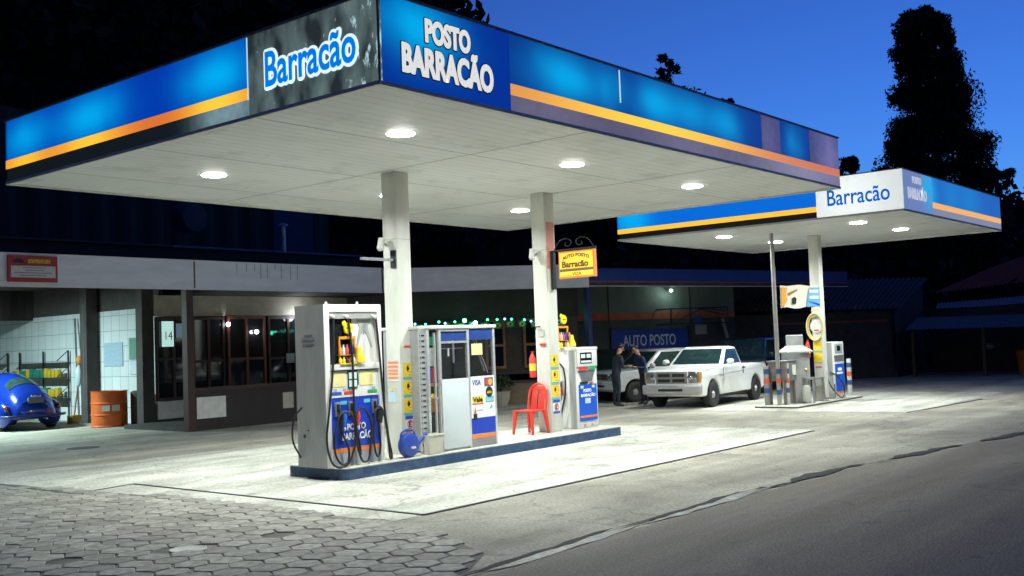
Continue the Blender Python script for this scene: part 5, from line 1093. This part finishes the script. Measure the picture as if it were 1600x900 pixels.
# water tank with flared lid
wt=thing('metal_tank','faceted galvanised tank with flared lid and square cap on the far island','tank',(24.45,11.12,.05))
galv=mat('galvanised',(.42,.43,.42),.45,.4,var=.15,scale=5)
MB().lathe([(.36,.05),(.36,1.28)],(24.45,11.12,0),n=8).build('body',galv,wt); MB().lathe([(.46,1.28),(.46,1.31),(.22,1.46)],(24.45,11.12,0),n=8).build('lid',galv,wt); MB().lathe([(.22,1.46),(.22,1.70),(.20,1.72),(0,1.72)],(24.45,11.12,0),n=8).build('cap',galv,wt)
MB().box(24.33,24.45,10.74,10.76,1.20,1.23).build('label_line',red,wt)
cab=thing('steel_cabinet','stained steel box cabinet on legs between bollards on the far island','cabinet',(23.75,11.15,.05))
MB().box(23.50,24.10,10.95,11.42,.62,1.08).build('box',rusty,cab,bevel=.01); MB().box(23.49,24.12,10.93,11.44,1.082,1.11).build('top',steel,cab); MB().box(23.85,24.05,10.935,10.95,.75,1.0).build('notice',offwhite,cab)
for x in (23.54,24.02):
    for y in (10.99,11.36): MB().box(x,x+.05,y,y+.05,.05,.62).build('leg',rusty,cab)
tb=thing('steel_stand','small square steel stand in front of the galvanised tank','stand',(24.5,10.7,.05))
MB().box(24.22,24.85,10.56,10.85,.62,.66).build('top',steel,tb)
for x in (24.24,24.79):
    for y in (10.58,10.80): MB().box(x,x+.04,y,y+.04,.05,.62).build('leg',steel,tb)
MB().tube([(24.86,10.6,.5),(24.86,10.58,.12),(25.45,10.56,.12),(25.45,10.56,.45)],.018,8).build('guard_rail',rusty,tb)
cp=thing('air_compressor','small pale compressor cylinder on the floor of the far island','compressor',(24.1,10.75,.05)); MB().lathe([(.0,0),(.09,.02),(.10,.06),(.10,.34),(.08,.40),(0,.42)],(24.1,10.72,.08)).build('cylinder',mat('comp_grey',(.45,.46,.42),.5),cp,smooth=True); MB().ell((24.16,10.72,.86),(.05,.05,.05)).build('brass_valve',mat('brass',(.5,.35,.12),.35,.8),cp,smooth=True); MB().bar((24.16,10.72,.5),(24.16,10.72,.82),.02,.02).build('pipe',steel,cp)
# column fittings
ah=thing('air_hose','coiled yellow air hose on a white reel plate on the far column','hose',(24.95,10.74,1.9))
MB().lathe([(0,0),(.17,-.003),(.17,-.02)],(24.965,10.745,1.92),axis='x',n=24).build('reel_plate',mat('reel_plate',(.6,.62,.58),.5),ah)
MB().box(24.935,24.944,10.68,10.81,1.80,1.83).build('red_label',red,ah)
for i in range(4): MB().tube([(24.93-.018*i,10.76+(.18+.012*i)*math.cos(a*math.pi/14),1.90+(.30+.012*i)*math.sin(a*math.pi/14)) for a in range(29)],.016,8).build('coil',mat('hose_yellow',(.60,.50,.22),.45),ah,smooth=True)
hz_=thing('warning_sign','pair of plain yellow notices stacked on the far column under the hose','sign',(24.97,10.7,1.2)); MB().box(24.96,24.967,10.64,10.85,1.30,1.58).build('board',yellow,hz_); MB().box(24.96,24.967,10.64,10.85,1.01,1.26).build('board',yellow,hz_); MB().box(24.958,24.967,10.64,10.85,1.265,1.295).build('blue_band',cyan,hz_); MB().box(24.96,24.967,10.67,10.82,.88,.91).build('red_label',red,hz_)
extinguisher(24.91,10.98,1.12,'hung on the left of the far column',.055)
tag(MB().box(25.06,25.17,10.610,10.618,.75,1.35).build('notice_strip',mat('strip_white',(.6,.6,.6),.5),loc=(25.1,10.6,.9)),'narrow white notice strip on the front of the far column','notice')
# ------------------------------------------------------------------ vehicles (local +x is forward)
def wheel(t,x,y,R,w,rim=None,side=1,style=5):
    y0=y; prof=[(R*.62,-w/2),(R*.9,-w/2),(R,-w/2+.02),(R,w/2-.02),(R*.9,w/2),(R*.62,w/2)]
    wv=MB().lathe([(0,-w/2+.07)]+prof+[(0,w/2-.07)],(x,y0,R),axis='y',n=26).build('wheel',tyre,t,smooth=True,world=False)
    s=side; yr=y0+s*(w/2-.035)
    rm=MB().lathe([(R*.62,0),(R*.60,s*.02),(R*.5,s*.008),(R*.46,-s*.01),(R*.18,s*.006),(R*.14,s*.03),(0,s*.032)],(x,yr,R),axis='y',n=26)
    rm.build('rim',rim or rimm,wv,smooth=True,world=False)
    hl=MB()
    for k in range(style):
        a=2*math.pi*k/style; c_=Vector((x+R*.36*math.cos(a),yr+s*.012,R+R*.36*math.sin(a))); hl.lathe([(R*.085,-s*.004),(R*.085,s*.004)],c_,axis='y',n=8)
    o=hl.build('rim_opening',black,wv,world=False); o['kind']='stuff' if False else None
    del o['kind']
def gh_window(t,P,u0,u1,v0,v1,m,name,d=.006,par=None):
    """P = four corners (bl,br,tr,tl) seen from outside; cut a pane out of it by fractions"""
    bl,br,tr,tl=map(Vector,P)
    f=lambda u,v:(bl.lerp(br,u)).lerp(tl.lerp(tr,u),v)
    q=[f(u0,v0),f(u1,v0),f(u1,v1),f(u0,v1)]; N=(br-bl).cross(tl-bl).normalized()
    return MB().add([p+N*d for p in q]+[p-N*.004 for p in q],[(0,1,2,3),(7,6,5,4),(0,4,5,1),(1,5,6,2),(2,6,7,3),(3,7,4,0)]).build(name,m,t,world=False)
def arch(cx,R,z0,n=9):
    return [(cx+R*math.cos(math.pi*k/n),z0+R*math.sin(math.pi*k/n)) for k in range(n+1)]
def car(name,label,cat,loc,rz,paint,L,Wd,belt,roof,wb,R,nose,hoodz,cowl,tail,rt,rear_roof,roof_f,bedtop=None,group=None,rim=None,bumper=None,headl=None):
    t=thing(name,label,cat,loc,R_(rz),group); h=Wd/2; fx=L/2; ax=wb/2+nose; rx=ax-wb
    zs=.30; ar=R+.06
    prof=[(-fx+.03,zs+.1)]
    prof+=[(rx-ar,zs)]+arch(rx,ar,R)[::-1][1:-1]+[(rx+ar,zs),(ax-ar,zs)]+arch(ax,ar,R)[::-1][1:-1]+[(ax+ar,zs),(fx-.06,zs),(fx,.42),(fx,hoodz-.22),(fx-.10,hoodz-.04),(fx-.35,hoodz),(cowl+.1,belt-.02),(cowl,belt)]
    prof+=[(tail,belt)] if bedtop is None else [(tail,belt),(tail-.03,bedtop)]
    prof+=[(-fx+.05,(bedtop or belt)-.0),(-fx,(bedtop or belt)-.12)]
    mb=MB().prism(prof,(0,Wd,0),(0,-h,0),X,Z)
    mb.v=[(v[0],v[1]*(1-.10*max(0,(abs(v[0])-fx+.5)/.5)**2)*(1-.05*max(0,(v[2]-.75)/.4)),v[2]) for v in mb.v]
    mb.build('body',paint,t,bevel=.055,seg=4,world=False)
    MB().box(rx+.35,ax-.35,-h+.12,h-.12,.22,.34).box(-fx+.15,fx-.15,-h+.22,h-.22,.33,.55).build('underbody',black,t,world=False)
    # greenhouse
    hb=h-.055; hr=h-.19
    A=[(cowl,-hb,belt-.01),(cowl,hb,belt-.01),(tail,hb,belt-.01),(tail,-hb,belt-.01)]; Bq=[(roof_f,-hr,roof-.02),(roof_f,hr,roof-.02),(rear_roof,hr,roof-.02),(rear_roof,-hr,roof-.02)]
    C_=[(roof_f-.12,-hr+.12,roof+.015),(roof_f-.12,hr-.12,roof+.015),(rear_roof+.1,hr-.12,roof+.015),(rear_roof+.1,-hr+.12,roof+.015)]
    MB().add(A+Bq+C_,[(0,1,5,4),(1,2,6,5),(2,3,7,6),(3,0,4,7),(4,5,9,8),(5,6,10,9),(6,7,11,10),(7,4,8,11),(8,9,10,11),(3,2,1,0)]).build('cabin',paint,t,bevel=.025,world=False)
    gl=mat('car_glass',(.016,.035,.033),.04,var=.4,spec=.8)
    gh_window(t,(A[0],A[1],Bq[1],Bq[0]),.06,.94,.08,.93,gl,'windscreen')
    gh_window(t,(A[2],A[3],Bq[3],Bq[2]),.08,.92,.14,.90,gl,'rear_window')
    parts=(('side',.07,.93),) if bedtop is not None else (('f',.06,.48),('r',.53,.93))
    for nm,u0,u1 in parts:
        gh_window(t,(A[3],A[0],Bq[0],Bq[3]),1-u1,1-u0,.10,.90,gl,'side_window'); gh_window(t,(A[1],A[2],Bq[2],Bq[1]),u0,u1,.10,.90,gl,'side_window')
    for y,s in ((-h+.10,-1),(h-.10,1)):
        for x in (ax,rx): wheel(t,x,y,R,.19,rim,s)
    # front end
    bm_=bumper or paint
    MB().box(fx-.12,fx+.10,-h+.03,h-.03,.36,.60).build('front_bumper',bm_,t,bevel=.04,seg=3,world=False)
    MB().box(fx+.085,fx+.106,-.33,.33,.44,.50).build('air_intake',black,t,world=False)
    MB().box(-fx-.08,-fx+.1,-h+.04,h-.04,.36,.56).build('rear_bumper',bm_,t,bevel=.04,seg=3,world=False)
    gz0,gz1=.63,hoodz-.07
    gr=MB().box(fx-.03,fx+.022,-.42,.42,gz0,gz1).build('grille',headl or mat('grille_grey',(.22,.21,.20),.45,.3),t,bevel=.01,world=False)
    for sy in (-.20,.20):
        for zz in (gz0+.03,gz0+(gz1-gz0)*.56): MB().box(fx+.018,fx+.028,sy-.165,sy+.165,zz,zz+(gz1-gz0)*.27).build('grille_slot',black,gr,world=False)
    for s in (-1,1):
        hl=MB().box(fx-.10,fx+.012,s*.45 if s>0 else -h+.10,h-.10 if s>0 else -.45,gz0,gz1).build('headlight',mat('headlamp_lens',(.28,.29,.29),.12,.6,var=.4,scale=12),t,bevel=.02,world=False)
        MB().ell((fx-.0,s*(h-.30),(gz0+gz1)/2),(.03,.09,.06),12,8).build('reflector',chrome,hl,smooth=True,world=False)
        MB().box(fx-.16,fx-.012,s*(h-.10)-.04,s*(h-.10)+.04,gz0+.02,gz1-.01).build('indicator',mat('indicator_amber',(.45,.22,.05),.3),t,world=False,bevel=.01)
        mr_=MB().ell((cowl-.18,s*(h+.10),belt+.08),(.06,.10,.075),12,8,.8).build('mirror',paint,t,smooth=True,world=False); MB().bar((cowl-.15,s*(h-.08),belt+.02),(cowl-.16,s*(h+.06),belt+.05),.04,.03).build('mirror_arm',black,mr_,world=False)
        MB().box(roof_f-.85,roof_f-.70,s*(h-.028)-.012,s*(h-.028)+.012,belt-.14,belt-.10).build('door_handle',black,t,world=False)
        for xx in ((cowl+.02,tail+.03) if bedtop is not None else (cowl-.05,roof_f-.55,tail+.25)):
            MB().box(xx,xx+.01,s*(h-.006)-.006,s*(h-.006)+.003,.36,belt-.06).build('door_gap',black,t,world=False)
    MB().box(fx+.10,fx+.108,-.20,.20,.50,.585).build('number_plate',mat('plate_grey2',(.30,.31,.31),.5),t,world=False)
    if bedtop is not None:
        MB().box(-fx+.08,tail-.06,-h+.10,h-.10,bedtop-.3,bedtop+.012).build('bed_floor',black,t,world=False) 
        for s in (-1,1): MB().box(-fx+.06,tail-.04,s*(h-.09)-.03,s*(h-.09)+.03,bedtop-.01,bedtop+.03).build('bed_rail',black,t,bevel=.01,world=False)
    return t
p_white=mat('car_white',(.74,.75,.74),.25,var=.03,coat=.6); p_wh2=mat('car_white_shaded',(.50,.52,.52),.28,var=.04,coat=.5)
p_grey=mat('car_dark_grey',(.035,.038,.04),.25,.4,var=.1,coat=.7); p_teal=mat('car_dark_teal',(.012,.03,.032),.25,.3,var=.1,coat=.8)
car('pickup_truck','white single-cab pickup truck parked between the two canopies','pickup truck',(24.66,13.66,0),184.5,p_white,4.45,1.62,1.03,1.48,2.75,.325,.12,.99,.86,-.42,0,-.32,.30,bedtop=1.03,bumper=mat('bumper_silver',(.42,.41,.42),.35,.4))
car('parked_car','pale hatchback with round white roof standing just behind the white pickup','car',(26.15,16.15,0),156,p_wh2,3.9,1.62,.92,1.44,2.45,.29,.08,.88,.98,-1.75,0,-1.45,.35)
car('parked_car','dark grey car facing the camera behind the two people','car',(27.3,18.35,0),186,p_grey,4.2,1.68,.95,1.45,2.5,.30,.05,.90,.95,-1.85,0,-1.5,.30,headl=mat('grille_dark',(.05,.05,.055),.4))
car('parked_car','tall dark green-black car with curved roof behind the pickup bed','car',(30.2,15.3,0),190,p_teal,4.4,1.75,1.08,1.66,2.6,.34,.05,1.02,1.1,-1.95,0,-1.6,.45,headl=mat('grille_dark',(.05,.05,.055),.4))
# rounded blue car in the workshop
def round_car():
    t=thing('vintage_car','shiny blue rounded vintage car seen from behind in the workshop bay','car',(13.02,28.5,0),R_(87))
    pb=mat('metallic_blue',(.005,.030,.27),.22,.35,var=.08,coat=1.0)
    S=[(-1.93,.30,.40,.52),(-1.86,.50,.32,.72),(-1.70,.60,.28,.92),(-1.45,.65,.27,1.10),(-1.15,.67,.27,1.25),(-.85,.68,.27,1.37),(-.5,.69,.27,1.46),(-.1,.70,.27,1.50),(.25,.69,.27,1.47),(.5,.67,.27,1.36),(.72,.64,.27,1.16),(.9,.62,.28,1.00),(1.3,.54,.30,.92),(1.65,.42,.33,.78),(1.85,.26,.38,.6)]
    def at(x,th,off=0):
        for a,b in zip(S,S[1:]):
            if a[0]<=x<=b[0]: break
        k=(x-a[0])/(b[0]-a[0]); k=min(1,max(0,k)); hw,zl,zh=[a[i]+(b[i]-a[i])*k for i in (1,2,3)]
        c_,s_=math.cos(th),math.sin(th); fy=math.copysign(abs(c_)**.75,c_)
        zz=zl+(zh-zl)*max(0,s_)**.85; top=1-.22*max(0,(zz-.85)/.65)
        return Vector((x,(hw+off)*fy*top,zz+off*s_))
    xs_=[]; 
    for a,b in zip(S,S[1:]): xs_+= [a[0]+(b[0]-a[0])*k/3 for k in range(3)]
    xs_.append(S[-1][0])
    MB().loft([[at(x,math.pi*k/22) for k in range(23)] for x in xs_]).build('body',pb,t,smooth=True,world=False,angle=70)
    def patch(x0,x1,t0,t1,off,m_,nm,par,nx=8,nt=8):
        vs=[at(x0+(x1-x0)*i/nx,R_(t0+(t1-t0)*j/nt),off)+(Vector((-off*.8,0,0)) if x0<-.6 else Vector()) for i in range(nx+1) for j in range(nt+1)]
        vs=[v for v in vs]; fs=[(i*(nt+1)+j,i*(nt+1)+j+1,(i+1)*(nt+1)+j+1,(i+1)*(nt+1)+j) for i in range(nx) for j in range(nt)]
        return MB().add(vs,fs).build(nm,m_,par,smooth=True,world=False)
    gl=MATS['car_glass']
    patch(-1.27,-.90,52,128,.012,gl,'rear_window',t)
    for a,b in ((-.55,-.05),(0,.55)):
        patch(a,b,22,48,.012,gl,'side_window',t); patch(a,b,132,158,.012,gl,'side_window',t)
    patch(.52,.80,40,140,.012,gl,'windscreen',t)
    lid=patch(-1.84,-1.38,55,125,.018,pb,'engine_lid',t)
    MB().box(-1.87,-1.82,-.20,.20,.70,.84).build('number_plate',mat('old_plate',(.10,.11,.10),.5),lid,world=False); MB().box(-1.86,-1.80,-.13,.13,.86,.90).build('plate_lamp',chrome,lid,bevel=.01,world=False)
    for s in (-1,1):
        for x in (-1.22,1.28):
            MB().ell((x,s*.60,.42),(.50,.22,.36),20,14,.85).build('mudguard',pb,t,smooth=True,world=False)
            wheel(t,x-.02,s*.63,.31,.16,side=s)
        MB().ell((-1.66,s*.66,.58),(.06,.06,.09),12,8).build('tail_lamp',mat('tail_red',(.12,.01,.01),.2,coat=1),t,smooth=True,world=False)
        MB().box(-.9,.95,s*.70-.05,s*.70+.05,.24,.29).build('running_board',black,t,world=False,bevel=.01)
        MB().ell((1.72,s*.58,.62),(.1,.09,.09),12,8).build('headlight',chrome,t,smooth=True,world=False)
    MB().tube(spline([(-1.72,-.80,.38),(-1.92,-.62,.38),(-2.0,0,.38),(-1.92,.62,.38),(-1.72,.80,.38)],6),.035,10).build('rear_bumper',mat('blue_bumper',(.01,.02,.08),.3,.3),t,smooth=True,world=False)
    for s in (-1,1): MB().cyl((-1.8,s*.22,.30),(-2.0,s*.22,.29),.02).build('exhaust_pipe',steel,t,world=False)
    return t
round_car()
# ------------------------------------------------------------------ people
def skinned(name,V_,E_,Rd,m,parent,sub=2,root=0):
    me=bpy.data.meshes.new(name); me.from_pydata([tuple(v) for v in V_],E_,[]); me.update()
    ob=bpy.data.objects.new(name,me); COL.objects.link(ob)
    sk=ob.modifiers.new('s','SKIN'); ss=ob.modifiers.new('u','SUBSURF'); ss.levels=sub; ss.render_levels=sub
    for i,r in enumerate(Rd):
        rr=r if isinstance(r,tuple) else (r,r); me.skin_vertices[0].data[i].radius=rr
    me.skin_vertices[0].data[root].use_root=True
    dg=bpy.context.evaluated_depsgraph_get(); dg.update(); nm=bpy.data.meshes.new_from_object(ob.evaluated_get(dg))
    bpy.data.objects.remove(ob); nm.name=name
    for p in nm.polygons: p.use_smooth=True
    o=bpy.data.objects.new(name,nm); COL.objects.link(o); o.parent=parent
    return o
def person(label,loc,rz,lean,head_drop,shirt,trousers,skin,hair_m,H=1.70,cap=None,arm_f=.35,phone=False):
    t=thing('person',label,'person',loc,R_(rz)); s=H/1.75; ln=R_(lean)
    def up(x,y,z):  # lean torso forward (local +x) about the hips (z=.93)
        dz=z-.93; return (x+math.sin(ln)*dz, y, .93+math.cos(ln)*dz)
    V_=[];E_=[];Rd=[]
    def a(p,r,par=None):
        V_.append((p[0]*s,p[1]*s,p[2]*s)); Rd.append(tuple(q*s for q in r) if isinstance(r,tuple) else r*s)
        if par is not None: E_.append((par,len(V_)-1))
        return len(V_)-1
    pel=a((0,0,.95),(.15,.11)); wa=a(up(0,0,1.10),(.14,.105),pel); chst=a(up(0,0,1.32),(.165,.12),wa); nk=a(up(0,0,1.47),(.075,.07),chst); nk2=a(up(.01,0,1.54),.055,nk)
    hdp=Vector(up(.02,0,1.58)); hx=math.sin(ln+head_drop)
    h1=a((hdp.x+.03,0,hdp.z+.04),(.075,.085),nk2); h2=a((hdp.x+.05+.05*hx,0,hdp.z+.13),(.075,.09),h1); h3=a((hdp.x+.06+.12*hx,0,hdp.z+.20),(.055,.065),h2)
    for sd in (-1,1):
        sh=a(up(0,sd*.17,1.42),.062,chst); ub=a(up(.02,sd*.215,1.30),.052,sh); el=a(up(.06,sd*.235,1.12),.043,ub)
        wr=a((up(0,0,1.1)[0]+arm_f,sd*.13,1.13),.03,el); hn=a((up(0,0,1.1)[0]+arm_f+.07,sd*.10,1.15),(.035,.022),wr)
        for k in range(4):
            fy=(k-1.5)*.018; L=(.05,.06,.055,.042)[k]; f1=a((V_[hn][0]/s+.03,sd*.10+fy,1.155),.009,hn); f2_=a((V_[hn][0]/s+.03+L*.6,sd*.09+fy,1.165),.008,f1); a((V_[hn][0]/s+.03+L*.8,sd*.08+fy,1.185),.007,f2_)
        th=a((V_[hn][0]/s,sd*.065,1.165),.010,hn); a((V_[hn][0]/s+.03,sd*.05,1.185),.008,th)
        hp=a((0,sd*.09,.88),.095,pel); kn=a((.03,sd*.10,.50),.062,hp); an=a((-.02,sd*.11,.10),.042,kn); a((.07,sd*.12,.04),(.045,.035),an)
        if True: a((.17,sd*.13,.03),(.04,.025),len(V_)-1)
    o=skinned('body',V_,E_,Rd,shirt,t)
    me=o.data; me.materials.clear(); me.materials.append(shirt); me.materials.append(trousers); me.materials.append(skin); me.materials.append(black)
    z_neck=V_[nk2][2]; xw=(V_[0][0]+(up(0,0,1.1)[0]+arm_f-.02))*1.0
    wx=(up(0,0,1.1)[0]+arm_f+.01)*s
    for p in me.polygons:
        c_=p.center
        if c_.z<.075*s: p.material_index=3
        elif c_.z<.97*s and abs(c_.x)<.28: p.material_index=1
        elif c_.z>z_neck-.01 and c_.z>1.35*s*math.cos(ln): p.material_index=2
        elif c_.x>wx and c_.z<1.22*s: p.material_index=2
    hc=Vector(V_[h2]); 
    # hair, eyes, nose, ears
    MB().ell((hc.x-.018,0,hc.z+.035),(.092*s,.082*s,.095*s),16,10).build('hair',hair_m,t,smooth=True,world=False)
    fc=Vector((.078*s,0,0)); d=Vector((math.cos(-ln*.6-head_drop*.5),0,math.sin(-ln*.6-head_drop*.5)))
    for sd in (-1,1):
        MB().ell(tuple(hc+d*.088*s+Vector((0,sd*.03*s,-.01))),(.012,.014,.009),8,6).build('eye',ink,t,smooth=True,world=False)
        MB().ell((hc.x-.0,sd*.088*s,hc.z-.015),(.016,.01,.028),8,6).build('ear',skin,t,smooth=True,world=False)
    MB().ell(tuple(hc+d*.098*s+Vector((0,0,-.035))),(.016,.013,.022),8,6).build('nose',skin,t,smooth=True,world=False)
    MB().ell(tuple(hc+d*.088*s+Vector((0,0,-.068))),(.010,.024,.006),8,6).build('mouth',mat('lips',(.2,.06,.05),.6),t,smooth=True,world=False)
    return t,s
sk=mat('skin_tone',(.38,.20,.13),.55,var=.08); hair=mat('dark_hair',(.012,.010,.009),.6)
jn=mat('dark_trousers',(.012,.016,.028),.85,var=.25,scale=8,bump=.3); js=mat('dark_shirt',(.018,.022,.035),.85,var=.25,scale=8,bump=.3); jb=mat('blue_jacket',(.012,.022,.075),.8,var=.2,scale=8,bump=.3)
person('person all in dark clothes, left of the pair, leaning with hands out',(23.05,15.55,0),-22,12,.3,js,jn,sk,hair,1.60)
person('person in blue jacket and dark trousers, right of the pair, head bent',(23.92,15.22,0),158,16,.7,jb,jn,sk,hair,1.55,arm_f=.30)
# ------------------------------------------------------------------ hill and trees
PXS=[-1400,-500,0,500,700,760,900,1100,1300,1400,1500,1560,1600,1800,2400]
PYS=[-160,-140,-120,-90,-45,70,135,215,300,305,308,306,310,335,440]
RRS=[60,60,60,60,62,64,70,80,90,95,97,99,100,105,120]
def azd(px):
    v=cd+cr*((px-800)/1628.6); return Vector((v.x,v.y,0)).normalized()
def hz(px): return 490+.0377*(2161-px)
hp_=[]
cols_=np.linspace(-1400,2400,150); radial=np.linspace(0,1,26)
vs=[];fs=[]
rg=np.random.default_rng(3)
for i,px in enumerate(cols_):
    py=np.interp(px,PXS,PYS); Rr=np.interp(px,PXS,RRS); dv=azd(px); cosang=dv.x*cd.x+dv.y*cd.y
    H=1.8+(hz(px)-py)/1628.6*Rr*cosang-3.0
    for tt in radial:
        r=44+(Rr-44)*tt*1.35; f_=min(1,max(0,(tt*1.35))); sm_=f_*f_*(3-2*f_) if f_<1 else 1
        z=H*sm_+ (1.2*math.sin(px*.02+r*.3)+.8*math.sin(r*.7+px*.05))*sm_*.6-(.02 if tt==0 else 0)-max(0,tt*1.35-1)*8
        vs.append((dv.x*r,dv.y*r,z))
nr=len(radial)
for i in range(len(cols_)-1):
    for j in range(nr-1): fs.append((i*nr+j,(i+1)*nr+j,(i+1)*nr+j+1,i*nr+j+1))
m_hill=mat('hill_soil',(.012,.016,.008),.9,var=.4,scale=.3)
hl=MB().add(vs,fs).build('hill',m_hill,smooth=True); hl['kind']='structure'
# woods on the hill: one leafy mass
m_wood=mat('woodland_leaf',(.018,.028,.011),.8,var=.5,scale=.5)
V0=np.array(vs).reshape(len(cols_),nr,3)
nn=52000; ii=rg.integers(18,len(cols_)-18,nn//400*1); 
cl=[]
for k in range(1500):
    i=rg.integers(35,128); j=min(nr-1,int(nr*(rg.random()**.6)*.80)+1); p=V0[i,j]; cl.append((p[0]+rg.normal(0,.7),p[1]+rg.normal(0,.7),p[2]+rg.uniform(.4,2.0),rg.uniform(1.1,2.6)))
cl=np.array(cl); idx=rg.integers(0,len(cl),nn); n3=rg.normal(size=(nn,3)); n3/=np.linalg.norm(n3,axis=1)[:,None]
ctr=cl[idx,:3]+n3*(cl[idx,3]*rg.uniform(.6,1.05,nn))[:,None]*np.array([1,1,.8])
A_=rg.normal(size=(nn,3));A_/=np.linalg.norm(A_,axis=1)[:,None];B_=np.cross(A_,rg.normal(size=(nn,3)));B_/=np.linalg.norm(B_,axis=1)[:,None]
sz=rg.uniform(.22,.5,nn)[:,None]
q=np.stack([ctr-A_*sz,ctr+B_*sz*.6,ctr+A_*sz,ctr-B_*sz*.6],1).reshape(-1,3)
me=bpy.data.meshes.new('hillside_woods'); me.from_pydata(q.tolist(),[],[(4*k,4*k+1,4*k+2,4*k+3) for k in range(nn)]); me.materials.append(m_wood)
o=bpy.data.objects.new('hillside_woods',me); COL.objects.link(o); tag(o,'dark woodland covering the hill behind the station','woods',kind='stuff')
m_tl=mat('tree_leaf',(.022,.032,.014),.8,var=.5,scale=.6); m_bark=mat('bark',(.05,.04,.03),.9,var=.3,scale=4,bump=.4)
def tree(label,x,y,z0,prof,nclump,nleaf,size,droop=.3,seed=1,trunk_r=.3,name='tree'):
    """prof: list of (z, radius x, offset along screen-ish axis)"""
    t=thing(name,label,'tree',(x,y,z0)); g=np.random.default_rng(seed); side=np.array([cr.x,cr.y,0]);side/=np.linalg.norm(side); fw=np.array([side[1],-side[0],0])
    zz=np.array([p[0] for p in prof]);rr=np.array([p[1] for p in prof]);oo=np.array([p[2] for p in prof])
    L=[];
    zc_=g.uniform(zz[0],zz[-1],nclump); a_=g.uniform(0,2*np.pi,nclump); rad=np.sqrt(g.uniform(.15,1,nclump))
    R0=np.interp(zc_,zz,rr)*rad*g.uniform(.75,1.02,nclump); O0=np.interp(zc_,zz,oo)
    C0=np.array([x,y,0])+side*(O0+R0*np.cos(a_))[:,None]+fw*(R0*np.sin(a_))[:,None]+np.array([0,0,1])*zc_[:,None]
    tr=g.integers(0,nclump,nleaf); cs=g.uniform(.25,.7,nclump)*np.clip(np.interp(zc_,zz,rr)*.45,.35,1.1)
    off=np.clip(g.normal(0,1,(nleaf,3)),-1.5,1.5)*cs[tr][:,None]*np.array([.75,.75,.6]); P=C0[tr]+off; out=P[:,:2]-np.array([x,y]); d_=np.linalg.norm(out,axis=1)
    P[:,2]-=droop*d_*g.uniform(.3,1,nleaf)*.5
    A_=g.normal(size=(nleaf,3));A_[:,2]-=1.2*droop; A_/=np.linalg.norm(A_,axis=1)[:,None];B_=np.cross(A_,g.normal(size=(nleaf,3)));B_/=np.linalg.norm(B_,axis=1)[:,None]; s_=(size*g.uniform(.5,1.3,nleaf))[:,None]
    q=np.stack([P-A_*s_,P+B_*s_*.35,P+A_*s_,P-B_*s_*.35],1).reshape(-1,3)-np.array([x,y,z0])
    me=bpy.data.meshes.new('crown'); me.from_pydata(q.tolist(),[],[(4*k,4*k+1,4*k+2,4*k+3) for k in range(nleaf)]); me.materials.append(m_tl); o=bpy.data.objects.new('crown',me); COL.objects.link(o); o.parent=t
    tp_=[(x+side[0]*np.interp(z,zz,oo),y+side[1]*np.interp(z,zz,oo),z) for z in np.linspace(z0,zz[-1]-.4,8)]
    mb=MB().tube(tp_,[trunk_r*(1-.85*k/7) for k in range(8)],8)
    for k in range(0,nclump,max(1,nclump//26)):
        z=zc_[k]; b0=Vector((x+side[0]*np.interp(z,zz,oo),y+side[1]*np.interp(z,zz,oo),z-.5*R0[k]*.3)); mb.tube([b0,(b0+Vector(C0[k]))/2+Z*.15,Vector(C0[k])],[.09,.06,.02],5)
    mb.build('trunk',m_bark,t); return t
tree('tall dark cypress-like tree with rounded top rising above the far canopy',61.0,18.75,1.5,[(5,3.0,0),(9,3.3,.1),(11.5,3.1,.1),(13,2.8,.2),(14.5,2.4,.25),(16,2.0,.15),(17.2,1.65,.0),(18.2,1.6,-.15),(19.3,1.45,-.3),(20.0,.9,-.3)],420,120000,.14,.5,5,.5,'cypress_tree')
tree('feathery treetop peeking over the middle of near canopy',51.9,30.2,8,[(13.6,1.3,0),(15.1,1.7,0),(16.7,1.2,-.1),(17.8,.5,-.3)],34,4200,.17,.1,8,.2)
tree('tiny treetop just above the near canopy edge, right of the feathery one',53.8,28.1,7,[(13.2,.8,0),(14.6,.9,0),(15.4,.3,0)],12,900,.16,.1,9,.15)
tree('small dark treetop between the two canopies, left of the tall tree',58.5,22.6,5,[(8.5,1.2,0),(10.2,1.1,0),(11.7,.3,-.1)],20,2200,.17,.1,10,.18)
tree('low dark treetop right beside the tall tree foot',60.5,21.2,5,[(8.5,1.0,0),(10.2,.7,0),(11.0,.3,-.1)],14,1400,.17,.1,12,.18)
tree('dark tree rising behind the near canopy name panels',37.5,35.0,6,[(13,3.5,-1),(16,3.2,-1.0),(18,2.2,-1.0),(19.5,1.2,-1.2)],70,9000,.2,.2,11,.35)
tree('flat-topped small tree on the skyline at the right edge',97,24.5,8,[(13.5,.5,0),(14.6,1.6,0),(15.2,1.0,.2)],14,1500,.22,.0,13,.2)
